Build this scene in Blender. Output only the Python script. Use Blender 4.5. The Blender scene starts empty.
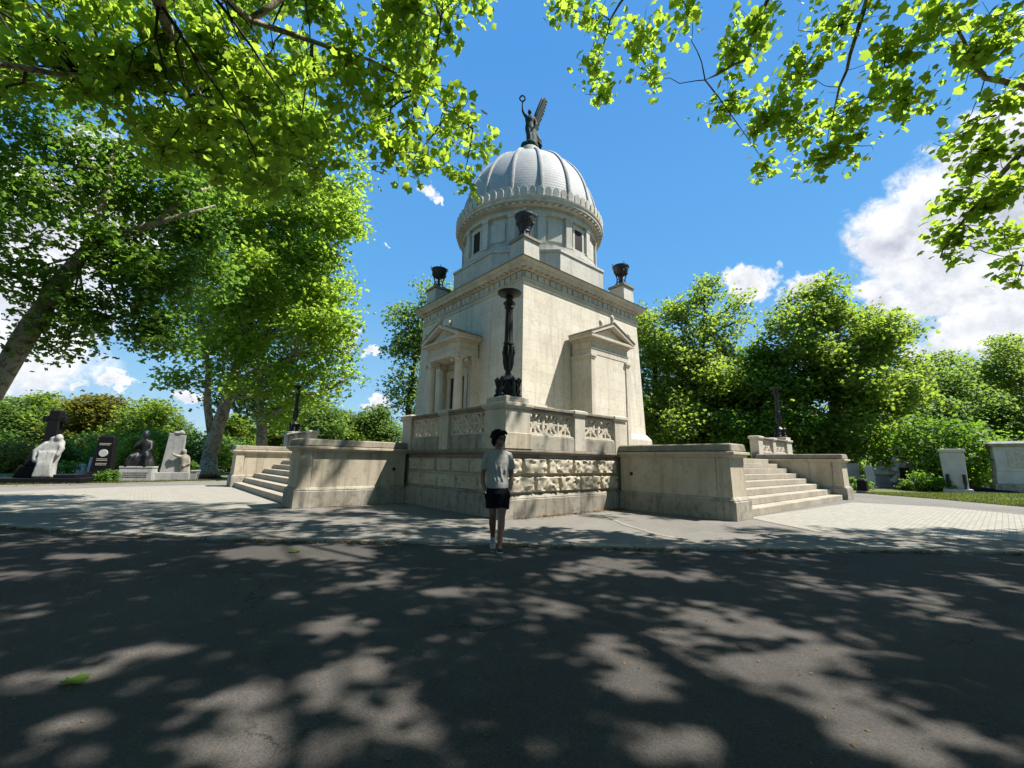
import bpy, bmesh, math, random
import numpy as np
from mathutils import Vector, Matrix
R = math.radians
PI = math.pi
scene = bpy.context.scene
COL = scene.collection
rng = np.random.default_rng(7)
random.seed(7)

# ------------------------------------------------------------------ camera
CAM_H, CAM_F, CAM_PITCH, CAM_ROLL = 1.3, 420.0, 10.5, 0.95
cam_data = bpy.data.cameras.new('camera')
cam_data.sensor_fit = 'HORIZONTAL'
cam_data.sensor_width = 36.0
cam_data.lens = 36.0 * CAM_F / 1024.0
cam_data.clip_start = 0.05
cam_data.clip_end = 5000
cam = bpy.data.objects.new('camera', cam_data)
COL.objects.link(cam)
cam.matrix_world = Matrix.Translation((0, 0, CAM_H)) @ Matrix.Rotation(R(90 + CAM_PITCH), 4, 'X') @ Matrix.Rotation(R(CAM_ROLL), 4, 'Z')
scene.camera = cam

# ------------------------------------------------------------------ light
SUN = Vector((0.607, -0.03, 1.0)).normalized()          # towards the sun
SUN_EL = math.asin(SUN.z)
SUN_AZ = math.atan2(SUN.x, SUN.y)                        # clockwise from +Y
sun_data = bpy.data.lights.new('sun', 'SUN')
sun_data.energy = 5.0
sun_data.angle = R(0.53)
sun_data.color = (1.0, 0.955, 0.88)
sun = bpy.data.objects.new('sun', sun_data)
COL.objects.link(sun)
sun.rotation_euler = SUN.to_track_quat('Z', 'Y').to_euler()
sun.location = (20, 0, 40)

scene.view_settings.view_transform = 'Standard'
scene.view_settings.look = 'None'
scene.view_settings.gamma = 1.0
scene.view_settings.use_curve_mapping = False
scene.view_settings.exposure = 1.15
scene.render.engine = 'CYCLES'
scene.cycles.use_denoising = True
scene.cycles.max_bounces = 8
scene.cycles.diffuse_bounces = 5
scene.cycles.transmission_bounces = 5
scene.cycles.transparent_max_bounces = 8

# pixel of the photograph -> direction (used only to work out where real things stand)
_th = R(CAM_PITCH)
_ro = R(CAM_ROLL)
def ray(u, v):
    x = (u - 512) / CAM_F
    y = (384 - v) / CAM_F
    x, y = x * math.cos(_ro) - y * math.sin(_ro), x * math.sin(_ro) + y * math.cos(_ro)
    return Vector((x, math.cos(_th) - y * math.sin(_th), math.sin(_th) + y * math.cos(_th)))
def gp(u, v, z=0.0):
    d = ray(u, v)
    k = (z - CAM_H) / d.z
    return Vector((d.x * k, d.y * k, z))
def at(u, v, Y):
    d = ray(u, v)
    k = Y / d.y
    return Vector((d.x * k, Y, CAM_H + d.z * k))

# ------------------------------------------------------------------ world: sky and cumulus
def nn(nt, kind, **kw):
    n = nt.nodes.new(kind)
    for k, v in kw.items():
        if k == 'inp':
            for a, b in v.items():
                n.inputs[a].default_value = b
        else:
            setattr(n, k, v)
    return n
def mth(nt, op, a, b=None, c=None, clamp=False):
    n = nt.nodes.new('ShaderNodeMath')
    n.operation = op
    n.use_clamp = clamp
    for i, x in enumerate((a, b, c)):
        if x is None:
            continue
        if isinstance(x, (int, float)):
            n.inputs[i].default_value = x
        else:
            nt.links.new(x, n.inputs[i])
    return n.outputs[0]
def vmth(nt, op, a, b=None, out=0):
    n = nt.nodes.new('ShaderNodeVectorMath')
    n.operation = op
    for i, x in enumerate((a, b)):
        if x is None:
            continue
        if isinstance(x, (tuple, list, Vector)):
            n.inputs[i].default_value = tuple(x)
        else:
            nt.links.new(x, n.inputs[i])
    return n.outputs[out]
def ramp(nt, fac, stops, interp='LINEAR'):
    n = nt.nodes.new('ShaderNodeValToRGB')
    n.color_ramp.interpolation = interp
    cr = n.color_ramp
    while len(cr.elements) < len(stops):
        cr.elements.new(0.5)
    for e, (p, c) in zip(cr.elements, stops):
        e.position = p
        e.color = c if len(c) == 4 else (*c, 1)
    nt.links.new(fac, n.inputs[0])
    return n.outputs[0]
def mixc(nt, fac, a, b, mode='MIX'):
    n = nt.nodes.new('ShaderNodeMix')
    n.data_type = 'RGBA'
    n.blend_type = mode
    for i, x in ((0, fac), (6, a), (7, b)):
        if isinstance(x, (int, float)):
            n.inputs[i].default_value = x
        elif isinstance(x, (tuple, list)):
            n.inputs[i].default_value = x if len(x) == 4 else (*x, 1)
        else:
            nt.links.new(x, n.inputs[i])
    return n.outputs[2]
def noise(nt, vec, scale, detail=4, rough=0.55, dist=0.0, out=0):
    n = nt.nodes.new('ShaderNodeTexNoise')
    n.inputs['Scale'].default_value = scale
    n.inputs['Detail'].default_value = detail
    n.inputs['Roughness'].default_value = rough
    n.inputs['Distortion'].default_value = dist
    if vec is not None:
        nt.links.new(vec, n.inputs['Vector'])
    return n.outputs[out]

world = bpy.data.worlds.new('World')
scene.world = world
world.use_nodes = True
nt = world.node_tree
nt.nodes.clear()
wout = nn(nt, 'ShaderNodeOutputWorld')
bg = nn(nt, 'ShaderNodeBackground')
bg.inputs['Strength'].default_value = 0.0555
sky = nn(nt, 'ShaderNodeTexSky')
sky.sky_type = 'NISHITA'
sky.sun_disc = False
sky.sun_elevation = SUN_EL
sky.sun_rotation = SUN_AZ
sky.altitude = 150
sky.air_density = 1.0
sky.dust_density = 0.6
sky.ozone_density = 3.0
# the deep blue of a clear summer noon
zen = nn(nt, 'ShaderNodeMapRange')
zen.inputs['From Min'].default_value = 0.0
zen.inputs['From Max'].default_value = .75
tcs = nn(nt, 'ShaderNodeTexCoord')
sps = nn(nt, 'ShaderNodeSeparateXYZ')
nt.links.new(tcs.outputs['Generated'], sps.inputs[0])
nt.links.new(sps.outputs[2], zen.inputs['Value'])
azure = ramp(nt, zen.outputs[0], [(0.0, (4.9, 6.3, 7.3)), (.18, (2.9, 5.5, 7.9)), (.5, (1.3, 4.05, 7.9)), (1.0, (.85, 3.15, 7.4))])
hs = nn(nt, 'ShaderNodeHueSaturation')
hs.inputs['Saturation'].default_value = 1.25
hs.inputs['Value'].default_value = 1.0
nt.links.new(sky.outputs[0], hs.inputs['Color'])
tc = nn(nt, 'ShaderNodeTexCoord')
dvec = vmth(nt, 'NORMALIZE', tc.outputs['Generated'])
# each cloud: direction, half-width (rad), half-height (rad), weight
CLOUDS = [((1015, 175), .12, .09, .95), ((990, 225), .16, .115, 1.0), ((905, 240), .085, .06, .92), ((1070, 215), .2, .13, 1.0), ((880, 300), .05, .035, .85), ((960, 285), .12, .05, .92),
          ((985, 165), .06, .05, .85), ((805, 285), .045, .032, .84), ((750, 285), .05, .04, .86), ((1200, 300), .3, .12, .9),
          ((345, 340), .045, .03, .84), ((372, 352), .03, .016, .74), ((428, 190), .030, .026, .68), ((436, 198), .018, .016, .66), ((389, 250), .012, .006, .52),
          ((25, 235), .11, .08, .9), ((-130, 230), .24, .14, 1.0), ((115, 240), .09, .10, .86), ((110, 160), .06, .05, .78),
          ((118, 379), .05, .014, .76), ((370, 403), .05, .016, .74), ((75, 384), .04, .012, .7), ((-520, 250), .4, .13, 1.0),
          ((190, 395), .05, .02, .7), ((980, 385), .05, .02, .7)]
wob = vmth(nt, 'SCALE', vmth(nt, 'SUBTRACT', noise(nt, dvec, 9.0, 5, .6, out=1), (.5, .5, .5)))
wob.node.inputs['Scale'].default_value = 0.10
wob2 = vmth(nt, 'SCALE', vmth(nt, 'SUBTRACT', noise(nt, dvec, 48.0, 5, .65, out=1), (.5, .5, .5)))
wob2.node.inputs['Scale'].default_value = 0.045
dw = vmth(nt, 'ADD', vmth(nt, 'ADD', dvec, wob), wob2)
dens = None
for (u, v), w, h, k in CLOUDS:
    d = ray(u, v).normalized()
    side = d.cross(Vector((0, 0, 1))).normalized()
    upv = side.cross(d)
    dl = vmth(nt, 'SUBTRACT', dw, tuple(d))
    a = mth(nt, 'DIVIDE', vmth(nt, 'DOT_PRODUCT', dl, tuple(side), out=1), w)
    b = mth(nt, 'DIVIDE', vmth(nt, 'DOT_PRODUCT', dl, tuple(upv), out=1), h)
    fr = mth(nt, 'GREATER_THAN', vmth(nt, 'DOT_PRODUCT', dw, tuple(d), out=1), 0.3)
    r2 = mth(nt, 'ADD', mth(nt, 'MULTIPLY', a, a), mth(nt, 'MULTIPLY', b, b))
    q = mth(nt, 'MULTIPLY', mth(nt, 'SUBTRACT', k, mth(nt, 'MULTIPLY', mth(nt, 'SQRT', r2), .62)), fr)
    dens = q if dens is None else mth(nt, 'MAXIMUM', dens, q)
n1 = noise(nt, dvec, 13.0, 8, .62)
n2 = noise(nt, vmth(nt, 'ADD', dvec, (.012, .0, .03)), 13.0, 8, .62)
dd = mth(nt, 'ADD', dens, mth(nt, 'MULTIPLY', mth(nt, 'SUBTRACT', n1, .5), .9))
mask = mth(nt, 'SMOOTHSTEP', .0, 1.0, dd) if False else None
mr = nn(nt, 'ShaderNodeMapRange', interpolation_type='SMOOTHSTEP')
mr.inputs['From Min'].default_value = .24
mr.inputs['From Max'].default_value = .48
nt.links.new(dd, mr.inputs['Value'])
mask = mr.outputs[0]
lit = nn(nt, 'ShaderNodeMapRange')
lit.inputs['From Min'].default_value = -.10
lit.inputs['From Max'].default_value = .16
nt.links.new(mth(nt, 'SUBTRACT', n1, n2), lit.inputs['Value'])
core = nn(nt, 'ShaderNodeMapRange')
core.inputs['From Min'].default_value = .45
core.inputs['From Max'].default_value = .95
nt.links.new(dd, core.inputs['Value'])
shade = mth(nt, 'SUBTRACT', mth(nt, 'MULTIPLY_ADD', lit.outputs[0], .7, .5), mth(nt, 'MULTIPLY', core.outputs[0], .62), clamp=True)
ccol = mixc(nt, shade, (4.6, 4.9, 5.8), (9.2, 9.3, 9.4))
# high thin veil near the horizon
fin = mixc(nt, mask, mixc(nt, .8, hs.outputs[0], azure), ccol)
nt.links.new(fin, bg.inputs['Color'])
nt.links.new(bg.outputs[0], wout.inputs['Surface'])

# ------------------------------------------------------------------ helpers for objects
def tag(o, label=None, cat=None, group=None, kind=None):
    if label: o['label'] = label
    if cat: o['category'] = cat
    if group: o['group'] = group
    if kind: o['kind'] = kind
    return o
def empty(name, loc=(0, 0, 0), rz=0.0, label=None, cat=None, group=None):
    o = bpy.data.objects.new(name, None)
    o.empty_display_size = .2
    COL.objects.link(o)
    o.location = loc
    o.rotation_euler = (0, 0, rz)
    return tag(o, label, cat, group)
def link_mesh(name, me, mat, parent=None):
    o = bpy.data.objects.new(name, me)
    COL.objects.link(o)
    if mat is not None:
        me.materials.append(mat)
    if parent is not None:
        o.parent = parent
    return o
def copy_tree(o, parent=None):
    c = o.copy()
    COL.objects.link(c)
    if parent is not None:
        c.parent = parent
    for ch in list(o.children):
        copy_tree(ch, c)
    return c

class MB:
    """collects simple shapes into ONE mesh"""
    def __init__(s, mp=None):
        s.v, s.f, s.mp = [], [], mp
    def add(s, vs, fs):
        b = len(s.v)
        if s.mp:
            vs = [s.mp(*p) for p in vs]
        s.v += [tuple(p) for p in vs]
        s.f += [tuple(i + b for i in f) for f in fs]
        return s
    def hexa(s, p):
        return s.add(p, [(0, 3, 2, 1), (4, 5, 6, 7), (0, 1, 5, 4), (1, 2, 6, 5), (2, 3, 7, 6), (3, 0, 4, 7)])
    def box(s, x0, x1, y0, y1, z0, z1):
        return s.hexa([(x0, y0, z0), (x1, y0, z0), (x1, y1, z0), (x0, y1, z0), (x0, y0, z1), (x1, y0, z1), (x1, y1, z1), (x0, y1, z1)])
    def frustum(s, x0, x1, y0, y1, z0, z1, i, j=None):
        j = i if j is None else j
        return s.hexa([(x0, y0, z0), (x1, y0, z0), (x1, y1, z0), (x0, y1, z0), (x0 + i, y0 + j, z1), (x1 - i, y0 + j, z1), (x1 - i, y1 - j, z1), (x0 + i, y1 - j, z1)])
    def prism(s, poly, z0, z1):
        n = len(poly)
        vs = [(x, y, z0) for x, y in poly] + [(x, y, z1) for x, y in poly]
        fs = [tuple(range(n))[::-1], tuple(range(n, 2 * n))] + [(i, (i + 1) % n, n + (i + 1) % n, n + i) for i in range(n)]
        return s.add(vs, fs)
    def extrude(s, pts, vec):
        """closed planar 3-D outline pushed along vec"""
        n = len(pts)
        q = [tuple(Vector(p) + Vector(vec)) for p in pts]
        fs = [tuple(range(n))[::-1], tuple(range(n, 2 * n))] + [(i, (i + 1) % n, n + (i + 1) % n, n + i) for i in range(n)]
        return s.add(list(pts) + q, fs)
    def lathe(s, prof, n=32, c=(0, 0, 0), a0=0.0, sx=1.0, sy=1.0):
        vs, fs = [], []
        for r, z in prof:
            for k in range(n):
                a = a0 + 2 * PI * k / n
                vs.append((c[0] + sx * r * math.cos(a), c[1] + sy * r * math.sin(a), c[2] + z))
        m = len(prof)
        for i in range(m - 1):
            for k in range(n):
                k2 = (k + 1) % n
                fs.append((i * n + k, i * n + k2, (i + 1) * n + k2, (i + 1) * n + k))
        fs.append(tuple(range(n))[::-1])
        fs.append(tuple((m - 1) * n + k for k in range(n)))
        return s.add(vs, fs)
    def tube(s, pts, rad, n=8, flat=1.0):
        pts = [Vector(p) for p in pts]
        m = len(pts)
        if isinstance(rad, (int, float)):
            rad = [rad] * m
        vs, fs = [], []
        up = None
        for i, p in enumerate(pts):
            t = (pts[min(i + 1, m - 1)] - pts[max(i - 1, 0)])
            t = t.normalized() if t.length > 1e-9 else Vector((0, 0, 1))
            if up is None:
                up = t.orthogonal().normalized()
            up = (up - t * up.dot(t))
            up = up.normalized() if up.length > 1e-6 else t.orthogonal().normalized()
            w = t.cross(up)
            for k in range(n):
                a = 2 * PI * k / n
                vs.append(tuple(p + (up * math.cos(a) + w * math.sin(a) * flat) * rad[i]))
        for i in range(m - 1):
            for k in range(n):
                k2 = (k + 1) % n
                fs.append((i * n + k, i * n + k2, (i + 1) * n + k2, (i + 1) * n + k))
        fs.append(tuple(range(n))[::-1])
        fs.append(tuple((m - 1) * n + k for k in range(n)))
        return s.add(vs, fs)
    def ball(s, c, r, n=12, m=8, rot=None):
        if isinstance(r, (int, float)):
            r = (r, r, r)
        vs, fs = [], []
        for i in range(m + 1):
            b = PI * i / m
            for k in range(n):
                a = 2 * PI * k / n
                q = Vector((r[0] * math.sin(b) * math.cos(a), r[1] * math.sin(b) * math.sin(a), r[2] * math.cos(b) * 1.0))
                if i in (0, m):
                    q = Vector((r[0] * .02 * math.cos(a), r[1] * .02 * math.sin(a), q.z))
                if rot is not None:
                    q = rot @ q
                vs.append((c[0] + q.x, c[1] + q.y, c[2] + q.z))
        for i in range(m):
            for k in range(n):
                k2 = (k + 1) % n
                fs.append((i * n + k, (i + 1) * n + k, (i + 1) * n + k2, i * n + k2))
        fs.append(tuple(range(n)))
        fs.append(tuple(m * n + k for k in range(n))[::-1])
        return s.add(vs, fs)
    def ellring(s, rings, n=20):
        """loft of rings: (centre, rx, ry) or (centre, rx, ry, yaw) lying level"""
        vs, fs = [], []
        for rg in rings:
            c, rx, ry = rg[:3]
            yw = rg[3] if len(rg) > 3 else 0
            for k in range(n):
                a = 2 * PI * k / n
                x, y = rx * math.cos(a), ry * math.sin(a)
                vs.append((c[0] + x * math.cos(yw) - y * math.sin(yw), c[1] + x * math.sin(yw) + y * math.cos(yw), c[2]))
        m = len(rings)
        for i in range(m - 1):
            for k in range(n):
                k2 = (k + 1) % n
                fs.append((i * n + k, i * n + k2, (i + 1) * n + k2, (i + 1) * n + k))
        fs.append(tuple(range(n))[::-1])
        fs.append(tuple((m - 1) * n + k for k in range(n)))
        return s.add(vs, fs)
    def mesh(s, name, smooth=None):
        me = bpy.data.meshes.new(name)
        me.from_pydata(s.v, [], s.f)
        bm = bmesh.new()
        bm.from_mesh(me)
        bmesh.ops.recalc_face_normals(bm, faces=bm.faces)
        bm.to_mesh(me)
        bm.free()
        if smooth:
            me.polygons.foreach_set('use_smooth', [True] * len(me.polygons))
            if smooth is not True:
                me.set_sharp_from_angle(angle=R(smooth))
        return me
    def build(s, name, mat, parent=None, bevel=0, smooth=None, seg=1):
        o = link_mesh(name, s.mesh(name, smooth), mat, parent)
        if bevel:
            b = o.modifiers.new('bevel', 'BEVEL')
            b.width = bevel
            b.segments = seg
            b.limit_method = 'ANGLE'
            b.angle_limit = R(35)
        return o
def organic(name, mb, voxel, mat, parent=None, smooth_it=3, decimate=None):
    """the overlapping shapes fused into one continuous skin"""
    me = mb.mesh(name)
    tmp = bpy.data.objects.new(name, me)
    COL.objects.link(tmp)
    m = tmp.modifiers.new('r', 'REMESH')
    m.mode = 'VOXEL'
    m.voxel_size = voxel
    if smooth_it:
        s = tmp.modifiers.new('s', 'SMOOTH')
        s.iterations = smooth_it
        s.factor = .5
    dg = bpy.context.evaluated_depsgraph_get()
    dg.update()
    ev = tmp.evaluated_get(dg)
    me2 = bpy.data.meshes.new_from_object(ev)
    bpy.data.objects.remove(tmp)
    bpy.data.meshes.remove(me)
    me2.materials.clear()
    me2.polygons.foreach_set('use_smooth', [True] * len(me2.polygons))
    me2.name = name
    return link_mesh(name, me2, mat, parent)

# ------------------------------------------------------------------ materials
MATS = {}
def new_mat(name):
    m = bpy.data.materials.new(name)
    m.use_nodes = True
    t = m.node_tree
    t.nodes.clear()
    o = t.nodes.new('ShaderNodeOutputMaterial')
    b = t.nodes.new('ShaderNodeBsdfPrincipled')
    t.links.new(b.outputs[0], o.inputs[0])
    MATS[name] = m
    return m, t, b
def bump(t, b, h, strength=.4, dist=.02):
    n = t.nodes.new('ShaderNodeBump')
    n.inputs['Strength'].default_value = strength
    n.inputs['Distance'].default_value = dist
    t.links.new(h, n.inputs['Height'])
    t.links.new(n.outputs[0], b.inputs['Normal'])
def stone(name, base, dark, grime, joints=None, grime_amt=.5, rough=.85, bump_s=.35, fine=1.0, streak=0.0, jw=.006):
    """weathered stone: two tones, drips, blotches of lichen, optional ashlar joints (length, height)"""
    base, dark, grime = (tuple(x * .86 for x in q) for q in (base, dark, grime))
    m, t, b = new_mat(name)
    c = t.nodes.new('ShaderNodeTexCoord')
    P = c.outputs['Object']
    a = noise(t, P, .9 * fine, 6, .62)
    g = noise(t, P, 5.0 * fine, 6, .65)
    s_ = noise(t, P, 38.0 * fine, 4, .6)
    colr = mixc(t, ramp(t, a, [(.36, (0, 0, 0)), (.66, (1, 1, 1))]), base, dark)
    colr = mixc(t, mth(t, 'MULTIPLY', ramp(t, g, [(.52, (0, 0, 0)), (.72, (1, 1, 1))]), grime_amt), colr, grime)
    if streak:
        mp = t.nodes.new('ShaderNodeMapping')
        mp.inputs['Scale'].default_value = (2.6, 2.6, .16)
        t.links.new(P, mp.inputs['Vector'])
        st = noise(t, mp.outputs[0], 1.6, 5, .65)
        colr = mixc(t, mth(t, 'MULTIPLY', ramp(t, st, [(.5, (0, 0, 0)), (.7, (1, 1, 1))]), streak), colr, grime)
    h = mth(t, 'ADD', mth(t, 'MULTIPLY', g, .6), mth(t, 'MULTIPLY', s_, .5))
    if joints:
        sp = t.nodes.new('ShaderNodeSeparateXYZ')
        t.links.new(P, sp.inputs[0])
        cb = t.nodes.new('ShaderNodeCombineXYZ')
        t.links.new(mth(t, 'ADD', sp.outputs[0], sp.outputs[1]), cb.inputs[0])
        t.links.new(sp.outputs[2], cb.inputs[1])
        br = t.nodes.new('ShaderNodeTexBrick')
        br.inputs['Scale'].default_value = 1.0
        br.inputs['Brick Width'].default_value = joints[0]
        br.inputs['Row Height'].default_value = joints[1]
        br.inputs['Mortar Size'].default_value = jw
        br.inputs['Mortar Smooth'].default_value = .3
        br.inputs['Color1'].default_value = (.38, .38, .38, 1)
        br.inputs['Color2'].default_value = (.62, .62, .62, 1)
        t.links.new(cb.outputs[0], br.inputs['Vector'])
        colr = mixc(t, .20, colr, br.outputs['Color'], 'OVERLAY')
        colr = mixc(t, mth(t, 'MULTIPLY', br.outputs['Fac'], .45), colr, tuple(x * .45 for x in base))
        h = mth(t, 'SUBTRACT', h, mth(t, 'MULTIPLY', br.outputs['Fac'], .9))
    colr = mixc(t, .22, colr, ramp(t, s_, [(.3, (.25, .25, .25)), (.7, (.75, .75, .75))]), 'OVERLAY')
    t.links.new(colr, b.inputs['Base Color'])
    b.inputs['Roughness'].default_value = rough
    b.inputs['Specular IOR Level'].default_value = .25
    bump(t, b, h, bump_s, .012)
    return m
def plain(name, colr, rough=.6, metal=0.0, var=.25, scale=6.0, bs=.15, second=None):
    m, t, b = new_mat(name)
    c = t.nodes.new('ShaderNodeTexCoord')
    P = c.outputs['Object']
    a = noise(t, P, scale, 5, .6)
    d = second or tuple(x * (1 - var) for x in colr)
    t.links.new(mixc(t, ramp(t, a, [(.35, (0, 0, 0)), (.68, (1, 1, 1))]), colr, d), b.inputs['Base Color'])
    b.inputs['Roughness'].default_value = rough
    b.inputs['Specular IOR Level'].default_value = .5 if rough < .6 else .15
    b.inputs['Metallic'].default_value = metal
    bump(t, b, noise(t, P, scale * 5, 4, .6), bs, .01)
    return m
stone('limestone', (.67, .61, .50), (.59, .53, .425), (.30, .25, .18), (1.25, .48), .38, streak=.45)
stone('limestone_trim', (.58, .53, .44), (.48, .43, .345), (.24, .21, .16), None, .45, streak=.35)
stone('limestone_pale', (.58, .52, .425), (.50, .44, .345), (.36, .31, .24), None, .3, streak=.15)
stone('rusticated_stone', (.54, .475, .365), (.42, .355, .26), (.20, .17, .12), None, .5, bump_s=.6)
stone('base_stone', (.39, .355, .29), (.26, .23, .18), (.10, .09, .075), (1.6, 1.0), .75, streak=.75)
stone('wing_stone', (.53, .465, .36), (.42, .36, .265), (.22, .185, .13), (1.9, 2.2), .5, streak=.7)
stone('coping_stone', (.31, .27, .21), (.17, .145, .11), (.09, .08, .06), None, .8, streak=.3)
stone('step_stone', (.41, .365, .29), (.31, .27, .21), (.16, .14, .11), (2.1, 3.0), .55)
stone('drum_marble', (.58, .55, .48), (.47, .435, .365), (.24, .22, .18), None, .4, streak=.4)
stone('grey_marble', (.37, .365, .345), (.27, .265, .25), (.14, .14, .13), None, .5, streak=.5)
stone('white_marble', (.58, .575, .55), (.46, .455, .43), (.30, .29, .27), None, .35, fine=2.0)
stone('worn_marble', (.46, .455, .43), (.33, .325, .305), (.15, .145, .135), None, .55, fine=2.0, streak=.5)
plain('black_iron', (.012, .012, .013), .5, .1, .4, 14, .5)
plain('green_bronze', (.005, .018, .015), .7, 0, .3, 5, .4, second=(.014, .045, .038))
plain('black_granite', (.007, .007, .008), .62, 0, .3, 30, .05)
plain('dark_bronze_door', (.02, .017, .013), .5, .4)
plain('roof_lead', (.16, .16, .155), .6, .0, .4, 3)
plain('dark_glass', (.022, .019, .016), .65)
# ------------------------------------------------------------------ the ground
ROAD_Z = -0.04
def sheet(name, poly, z, mat, sub=0):
    mb = MB()
    n = len(poly)
    mb.add([(p[0], p[1], z) for p in poly], [tuple(range(n))])
    me = bpy.data.meshes.new(name)
    me.from_pydata(mb.v, [], mb.f)
    bm = bmesh.new(); bm.from_mesh(me)
    for f in bm.faces:
        if f.normal.z < 0: f.normal_flip()
    bm.to_mesh(me); bm.free()
    return tag(link_mesh(name, me, mat), kind='structure')
def ground_mat(name, c1, c2, c3, sc=1.0, rough=.95, agg=140.0, bs=.5, spots=None):
    m, t, b = new_mat(name)
    c = t.nodes.new('ShaderNodeTexCoord')
    P = c.outputs['Object']
    a = noise(t, P, .35 * sc, 6, .62)
    g = noise(t, P, 2.4 * sc, 6, .65)
    v = t.nodes.new('ShaderNodeTexVoronoi')
    v.inputs['Scale'].default_value = agg
    t.links.new(P, v.inputs['Vector'])
    colr = mixc(t, ramp(t, a, [(.35, (0, 0, 0)), (.65, (1, 1, 1))]), c1, c2)
    colr = mixc(t, mth(t, 'MULTIPLY', ramp(t, g, [(.5, (0, 0, 0)), (.75, (1, 1, 1))]), .6), colr, c3)
    colr = mixc(t, .45, colr, ramp(t, v.outputs['Color'], [(.1, (.2, .2, .2)), (.9, (.8, .8, .8))]), 'OVERLAY')
    if name == 'road_asphalt':                          # old patching and oil stains
        pt = t.nodes.new('ShaderNodeTexVoronoi'); pt.inputs['Scale'].default_value = .23; pt.distance = 'CHEBYCHEV'
        t.links.new(P, pt.inputs['Vector'])
        colr = mixc(t, .30, colr, ramp(t, pt.outputs['Color'], [(.2, (.30, .30, .30)), (.8, (.66, .65, .64))]), 'OVERLAY')
        st_n = noise(t, P, .8, 7, .7)
        colr = mixc(t, mth(t, 'MULTIPLY', ramp(t, st_n, [(.58, (0, 0, 0)), (.66, (1, 1, 1))]), .45), colr, (.034, .032, .031))
    if name == 'road_asphalt':                          # hairline cracks and old patches
        vc = t.nodes.new('ShaderNodeTexVoronoi'); vc.feature = 'DISTANCE_TO_EDGE'; vc.inputs['Scale'].default_value = .42
        t.links.new(vmth(t, 'ADD', P, noise(t, P, 1.7, 6, .65, out=1)), vc.inputs['Vector'])
        brk = ramp(t, noise(t, P, .5, 2, .5), [(.48, (0, 0, 0)), (.56, (1, 1, 1))])
        colr = mixc(t, mth(t, 'MULTIPLY', ramp(t, vc.outputs[0], [(0, (1, 1, 1)), (.010, (0, 0, 0))]), brk), colr, (.02, .019, .018))
    if name == 'kerb_concrete':                         # joints between the kerb stones
        sx_ = t.nodes.new('ShaderNodeSeparateXYZ'); t.links.new(P, sx_.inputs[0])
        jt = mth(t, 'GREATER_THAN', mth(t, 'ABSOLUTE', mth(t, 'SUBTRACT', mth(t, 'FRACT', sx_.outputs[0]), .5)), .488)
        colr = mixc(t, mth(t, 'MULTIPLY', jt, .75), colr, (.05, .045, .038))
    if spots:
        sp = noise(t, P, 9.0, 3, .5)
        colr = mixc(t, ramp(t, sp, [(.70, (0, 0, 0)), (.74, (1, 1, 1))]), colr, spots)
    t.links.new(colr, b.inputs['Base Color'])
    b.inputs['Roughness'].default_value = rough
    b.inputs['Specular IOR Level'].default_value = .2
    bump(t, b, mth(t, 'ADD', v.outputs['Distance'], mth(t, 'MULTIPLY', g, .8)), bs, .006)
    return m
ground_mat('road_asphalt', (.070, .064, .058), (.052, .048, .044), (.088, .081, .074), agg=130)
ground_mat('path_asphalt', (.165, .155, .136), (.13, .122, .108), (.205, .19, .165), agg=110, bs=.3)
ground_mat('kerb_concrete', (.25, .23, .19), (.18, .165, .14), (.11, .10, .08), sc=3, agg=90, bs=.3)
ground_mat('lawn_soil', (.12, .125, .05), (.09, .11, .04), (.19, .165, .085), sc=1.6, agg=60, bs=.8)
# concrete block paving
m, t, b = new_mat('block_paving')
c = t.nodes.new('ShaderNodeTexCoord')
mp = t.nodes.new('ShaderNodeMapping')
mp.inputs['Rotation'].default_value = (0, 0, R(-40.84))
t.links.new(c.outputs['Object'], mp.inputs['Vector'])
br = t.nodes.new('ShaderNodeTexBrick')
br.inputs['Scale'].default_value = 1.0
br.inputs['Brick Width'].default_value = .21
br.inputs['Row Height'].default_value = .105
br.offset = .5
br.inputs['Mortar Size'].default_value = .007
br.inputs['Color1'].default_value = (.275, .257, .213, 1)
br.inputs['Color2'].default_value = (.22, .205, .17, 1)
br.inputs['Mortar'].default_value = (.15, .14, .115, 1)
t.links.new(mp.outputs[0], br.inputs['Vector'])
g = noise(t, c.outputs['Object'], 1.2, 6, .65)
g2 = noise(t, c.outputs['Object'], 60, 3, .6)
colr = mixc(t, mth(t, 'MULTIPLY', ramp(t, g, [(.45, (0, 0, 0)), (.75, (1, 1, 1))]), .4), br.outputs['Color'], (.2, .185, .15))
colr = mixc(t, .2, colr, ramp(t, g2, [(.3, (.2, .2, .2)), (.7, (.8, .8, .8))]), 'OVERLAY')
t.links.new(colr, b.inputs['Base Color'])
b.inputs['Roughness'].default_value = .9
bump(t, b, mth(t, 'SUBTRACT', mth(t, 'MULTIPLY', g2, .3), br.outputs['Fac']), .4, .01)

KERB = [(-60, 26), (-30, 15.2), (-18, 10.8)] + [(p.x, p.y) for p in (gp(0, 525), gp(100, 532.5), gp(200, 537), gp(320, 540), gp(454, 542), gp(570, 545), gp(660, 548), gp(830, 549), gp(1024, 552))] + [(16, 7.9), (30, 9.2), (60, 12)]
sheet('ground', [(-900, -900), (900, -900), (900, 900), (-900, 900)], -0.10, MATS['lawn_soil'])
sheet('road', [(p[0], p[1] + .02) for p in KERB] + [(60, -9), (-60, -9)], ROAD_Z, MATS['road_asphalt'])
sheet('far_verge', [(-60, -9), (60, -9), (60, -60), (-60, -60)], -.05, MATS['lawn_soil'])
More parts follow.
